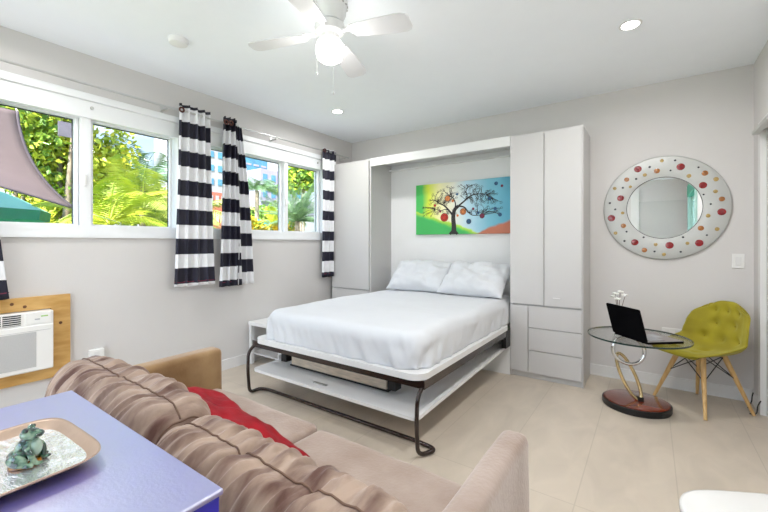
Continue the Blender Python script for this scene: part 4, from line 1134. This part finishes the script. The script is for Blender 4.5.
leafy('hedge', 'green hedge under the turquoise fence outside', (-8.3, 5.9, G0), (.5, 1.1, .35), 2000, .09, 'leaf_a', 1.05, seed=36, cat='hedge', mats=('leaf_b', .5))
tag(MB().box(-11.6, -11.5, 7.2, 10.0, G0, 2.05).build('fence', 'teal_fence'), 'turquoise board fence behind the yellow flowering bushes', 'fence')

# shade sail
b = MB()
P1, P2, P3 = Vector((-5.5, 1.05, 2.60)), Vector((-5.3, 1.50, 1.58)), Vector((-4.7, -1.6, 2.25))
P4 = Vector((-5.9, -1.5, 3.1))
def qb(a, c_, d_, t_): return a*(1-t_)**2+c_*2*t_*(1-t_)+d_*t_*t_
def sail(u, v):
    e1 = qb(P1, Vector((-5.45, 1.08, 1.95)), P2, v)
    e0 = qb(P4, Vector((-5.3, -1.5, 2.7)), P3, v)
    top = qb(P4, (P4+P1)/2+Vector((0, 0, -.18)), P1, u); bot = qb(P3, (P3+P2)/2+Vector((0, 0, .10)), P2, u)
    p = e0.lerp(e1, u)+(top.lerp(bot, v)-P4.lerp(P3, v).lerp(P1.lerp(P2, v), u))
    p.x -= .25*math.sin(PI*u)*math.sin(PI*v)
    return p
b.grid(sail, 30, 24)
sl = thing('shade_sail', 'mauve shade sail stretched outside the near window', 'shade sail')
c_ = b.build('sail_cloth', 'sail', sl, smooth=True, normals=False); md = c_.modifiers.new('s', 'SOLIDIFY'); md.thickness = .005
MB().tube([sail(1, j/24) for j in range(25)], .014, 6).tube([sail(i/30, 1) for i in range(31)], .010, 6).build('hem', 'sail_edge', sl, smooth=True)
MB().tube([P1, P1+Vector((-.5, -.2, .8))], .006, 6).tube([P2, P2+Vector((-.3, .55, -.12))], .006, 6).build('rope', 'plastic', sl)
# posts carrying the ropes
tag(MB().tube([(-6.03, .84, G0), (-6.03, .84, 3.45)], .035, 10).build('sail_post', 'bark', smooth=True), 'thin grey post holding the upper corner of the sail', 'post')
pu = thing('patio_umbrella', 'open teal patio umbrella under the shade sail', 'umbrella', (-8.2, 1.0, G0)) if False else thing('patio_umbrella', 'open teal patio umbrella under the shade sail', 'umbrella', (-6.35, .75, G0))
MB().lathe([(.02, 2.02), (.2, 1.99), (.5, 1.86), (.78, 1.70)], seg=8, cap=False).build('canopy', 'teal_cloth', pu)
MB().lathe([(.785, 1.70), (.77, 1.585)], seg=8, cap=False).build('valance', 'teal_dark', pu)
MB().tube([(0, 0, 0), (0, 0, 2.0)], .022, 10).build('pole', 'bark', pu)
sg = thing('hanging_sign', 'small grey blank board hanging among the leaves', 'sign', (-5.9, 1.60, 2.60))
MB().box(-.01, .01, -.11, .11, -.09, .09).build('board', 'grey_sign', sg)
MB().tube([(0, -.08, .07), (0, -.08, .9)], .004, 5).tube([(0, .08, .07), (0, .08, .9)], .004, 5).build('cord', 'cable', sg)

# buildings
def building(name, label, x, y0, y1, h_, wall, rows, cols, wmat, seed=0, depth=6., ww=.6, wh=.55, group=None, bands=None):
    t = thing(name, label, 'building', (x, (y0+y1)/2, G0), group=group); hw = (y1-y0)/2
    MB().box(-depth, 0, -hw, hw, 0, h_).build('walls', wall, t)
    for i in range(rows):
        for j in range(cols):
            yc = -hw+(j+.5)*(2*hw)/cols; zc = (i+.5)*h_/rows
            a = 2*hw/cols*ww/2; e = h_/rows*wh/2
            MB().box(0, .06, yc-a, yc+a, zc-e, zc+e).build('window', wmat, t)
    if bands:
        for i in range(rows): MB().box(0, .5, -hw, hw, (i+.02)*h_/rows, (i+.10)*h_/rows).build('balcony', bands, t)
    return t
building('apartment_building', 'red and white building seen between the two middle curtains', -30, 16.3, 19.4, 5.6, 'brick_red', 4, 6, 'concrete', ww=.5, wh=.6)
building('apartment_building', 'blue and white block rising above the red building', -34, 17.5, 22.3, 13., 'concrete', 10, 5, 'blueglass', ww=.55, wh=.45)
building('glass_tower', 'blue glass tower at the left of the far window', -60, 41.5, 46.5, 17.2, 'blueglass', 6, 3, 'lilac', ww=.7, wh=.12)
building('apartment_building', 'lilac apartment block with balconies behind the distant palm', -48, 36.0, 42.2, 12.6, 'lilac', 5, 4, 'blueglass', ww=.5, wh=.4, bands='concrete')
building('apartment_building', 'pale tower right of the lilac block', -66, 56.5, 63, 19., 'concrete', 7, 3, 'blueglass', ww=.6, wh=.5)
building('apartment_building', 'low pale house behind the spiky palm', -34, 31.5, 44, 6.4, 'concrete', 2, 5, 'lilac', ww=.4, wh=.5)

# ------------------------------------------------------------------ lights and world
for i, (x, y, lab) in enumerate(LIGHTS):  # visible downlights together with the added fill ones
    la = bpy.data.lights.new('downlight', 'AREA'); la.shape = 'DISK'; la.size = .09; la.energy = 7; la.color = (1, .995, .99); la.spread = math.radians(170)
    o = bpy.data.objects.new('downlight_lamp', la); COL.objects.link(o); o.location = (x, y, H-.012)
o = bpy.data.objects.new('fan_bulb', lp); COL.objects.link(o); o.location = (fx, fy, H-.30)
lp.energy = 8; lp.color = (1, .975, .95)
su = bpy.data.lights.new('sun', 'SUN'); su.energy = 9; su.angle = math.radians(1); su.color = (1, .965, .91)
o = bpy.data.objects.new('sun', su); COL.objects.link(o)
o.rotation_euler = Vector((.36, -.68, .74)).to_track_quat('Z', 'Y').to_euler()

w = bpy.data.worlds.new('sky'); SC.world = w; w.use_nodes = True; nt = w.node_tree; L = nt.links.new
bg = nt.nodes['Background']; tc = nt.nodes.new('ShaderNodeTexCoord'); sp = nt.nodes.new('ShaderNodeSeparateXYZ'); L(tc.outputs['Generated'], sp.inputs[0])
rz_ = nt.nodes.new('ShaderNodeValToRGB'); L(sp.outputs['Z'], rz_.inputs[0]); e = rz_.color_ramp.elements
e[0].position = 0; e[0].color = (.92, .95, 1.0, 1); e[1].position = .8; e[1].color = (.22, .42, .85, 1); q = e.new(.25); q.color = (.46, .70, 1.0, 1)
mp = nt.nodes.new('ShaderNodeMapping'); mp.inputs['Scale'].default_value = (3, 3, 9); L(tc.outputs['Generated'], mp.inputs[0])
n = nt.nodes.new('ShaderNodeTexNoise'); n.inputs['Scale'].default_value = 1.6; n.inputs['Detail'].default_value = 6; L(mp.outputs[0], n.inputs['Vector'])
cr_ = nt.nodes.new('ShaderNodeValToRGB'); L(n.outputs['Fac'], cr_.inputs[0]); cr_.color_ramp.elements[0].position = .48; cr_.color_ramp.elements[1].position = .66
mx = nt.nodes.new('ShaderNodeMixRGB'); L(cr_.outputs[0], mx.inputs[0]); L(rz_.outputs[0], mx.inputs[1]); mx.inputs[2].default_value = (.95, .97, 1, 1)
# sky brightened towards the south, behind the camera, to send fill through the doors
dt = nt.nodes.new('ShaderNodeVectorMath'); dt.operation = 'DOT_PRODUCT'; L(tc.outputs['Generated'], dt.inputs[0]); dt.inputs[1].default_value = (.0, -.97, .25)
mr = nt.nodes.new('ShaderNodeMapRange'); L(dt.outputs['Value'], mr.inputs[0]); mr.inputs[1].default_value = .1; mr.inputs[2].default_value = .9; mr.inputs[3].default_value = 1.; mr.inputs[4].default_value = 3.3
L(mx.outputs[0], bg.inputs['Color']); L(mr.outputs[0], bg.inputs['Strength'])

# ------------------------------------------------------------------ camera
cam = bpy.data.cameras.new('camera'); co = bpy.data.objects.new('camera', cam); COL.objects.link(co)
cam.sensor_width = 36; cam.lens = 378.6/768*36; cam.shift_y = -13/768; cam.clip_start = .02; cam.clip_end = 500
co.location = (0, 0, 1.2); co.rotation_euler = (math.radians(90), 0, math.radians(35.1))
SC.camera = co
vs = SC.view_settings; vs.view_transform = 'Standard'; vs.look = 'None'; vs.exposure = .72; vs.gamma = 1.; vs.use_curve_mapping = False
SC.cycles.max_bounces = 8; SC.cycles.diffuse_bounces = 6; SC.cycles.transparent_max_bounces = 16
SC.cycles.use_denoising = True
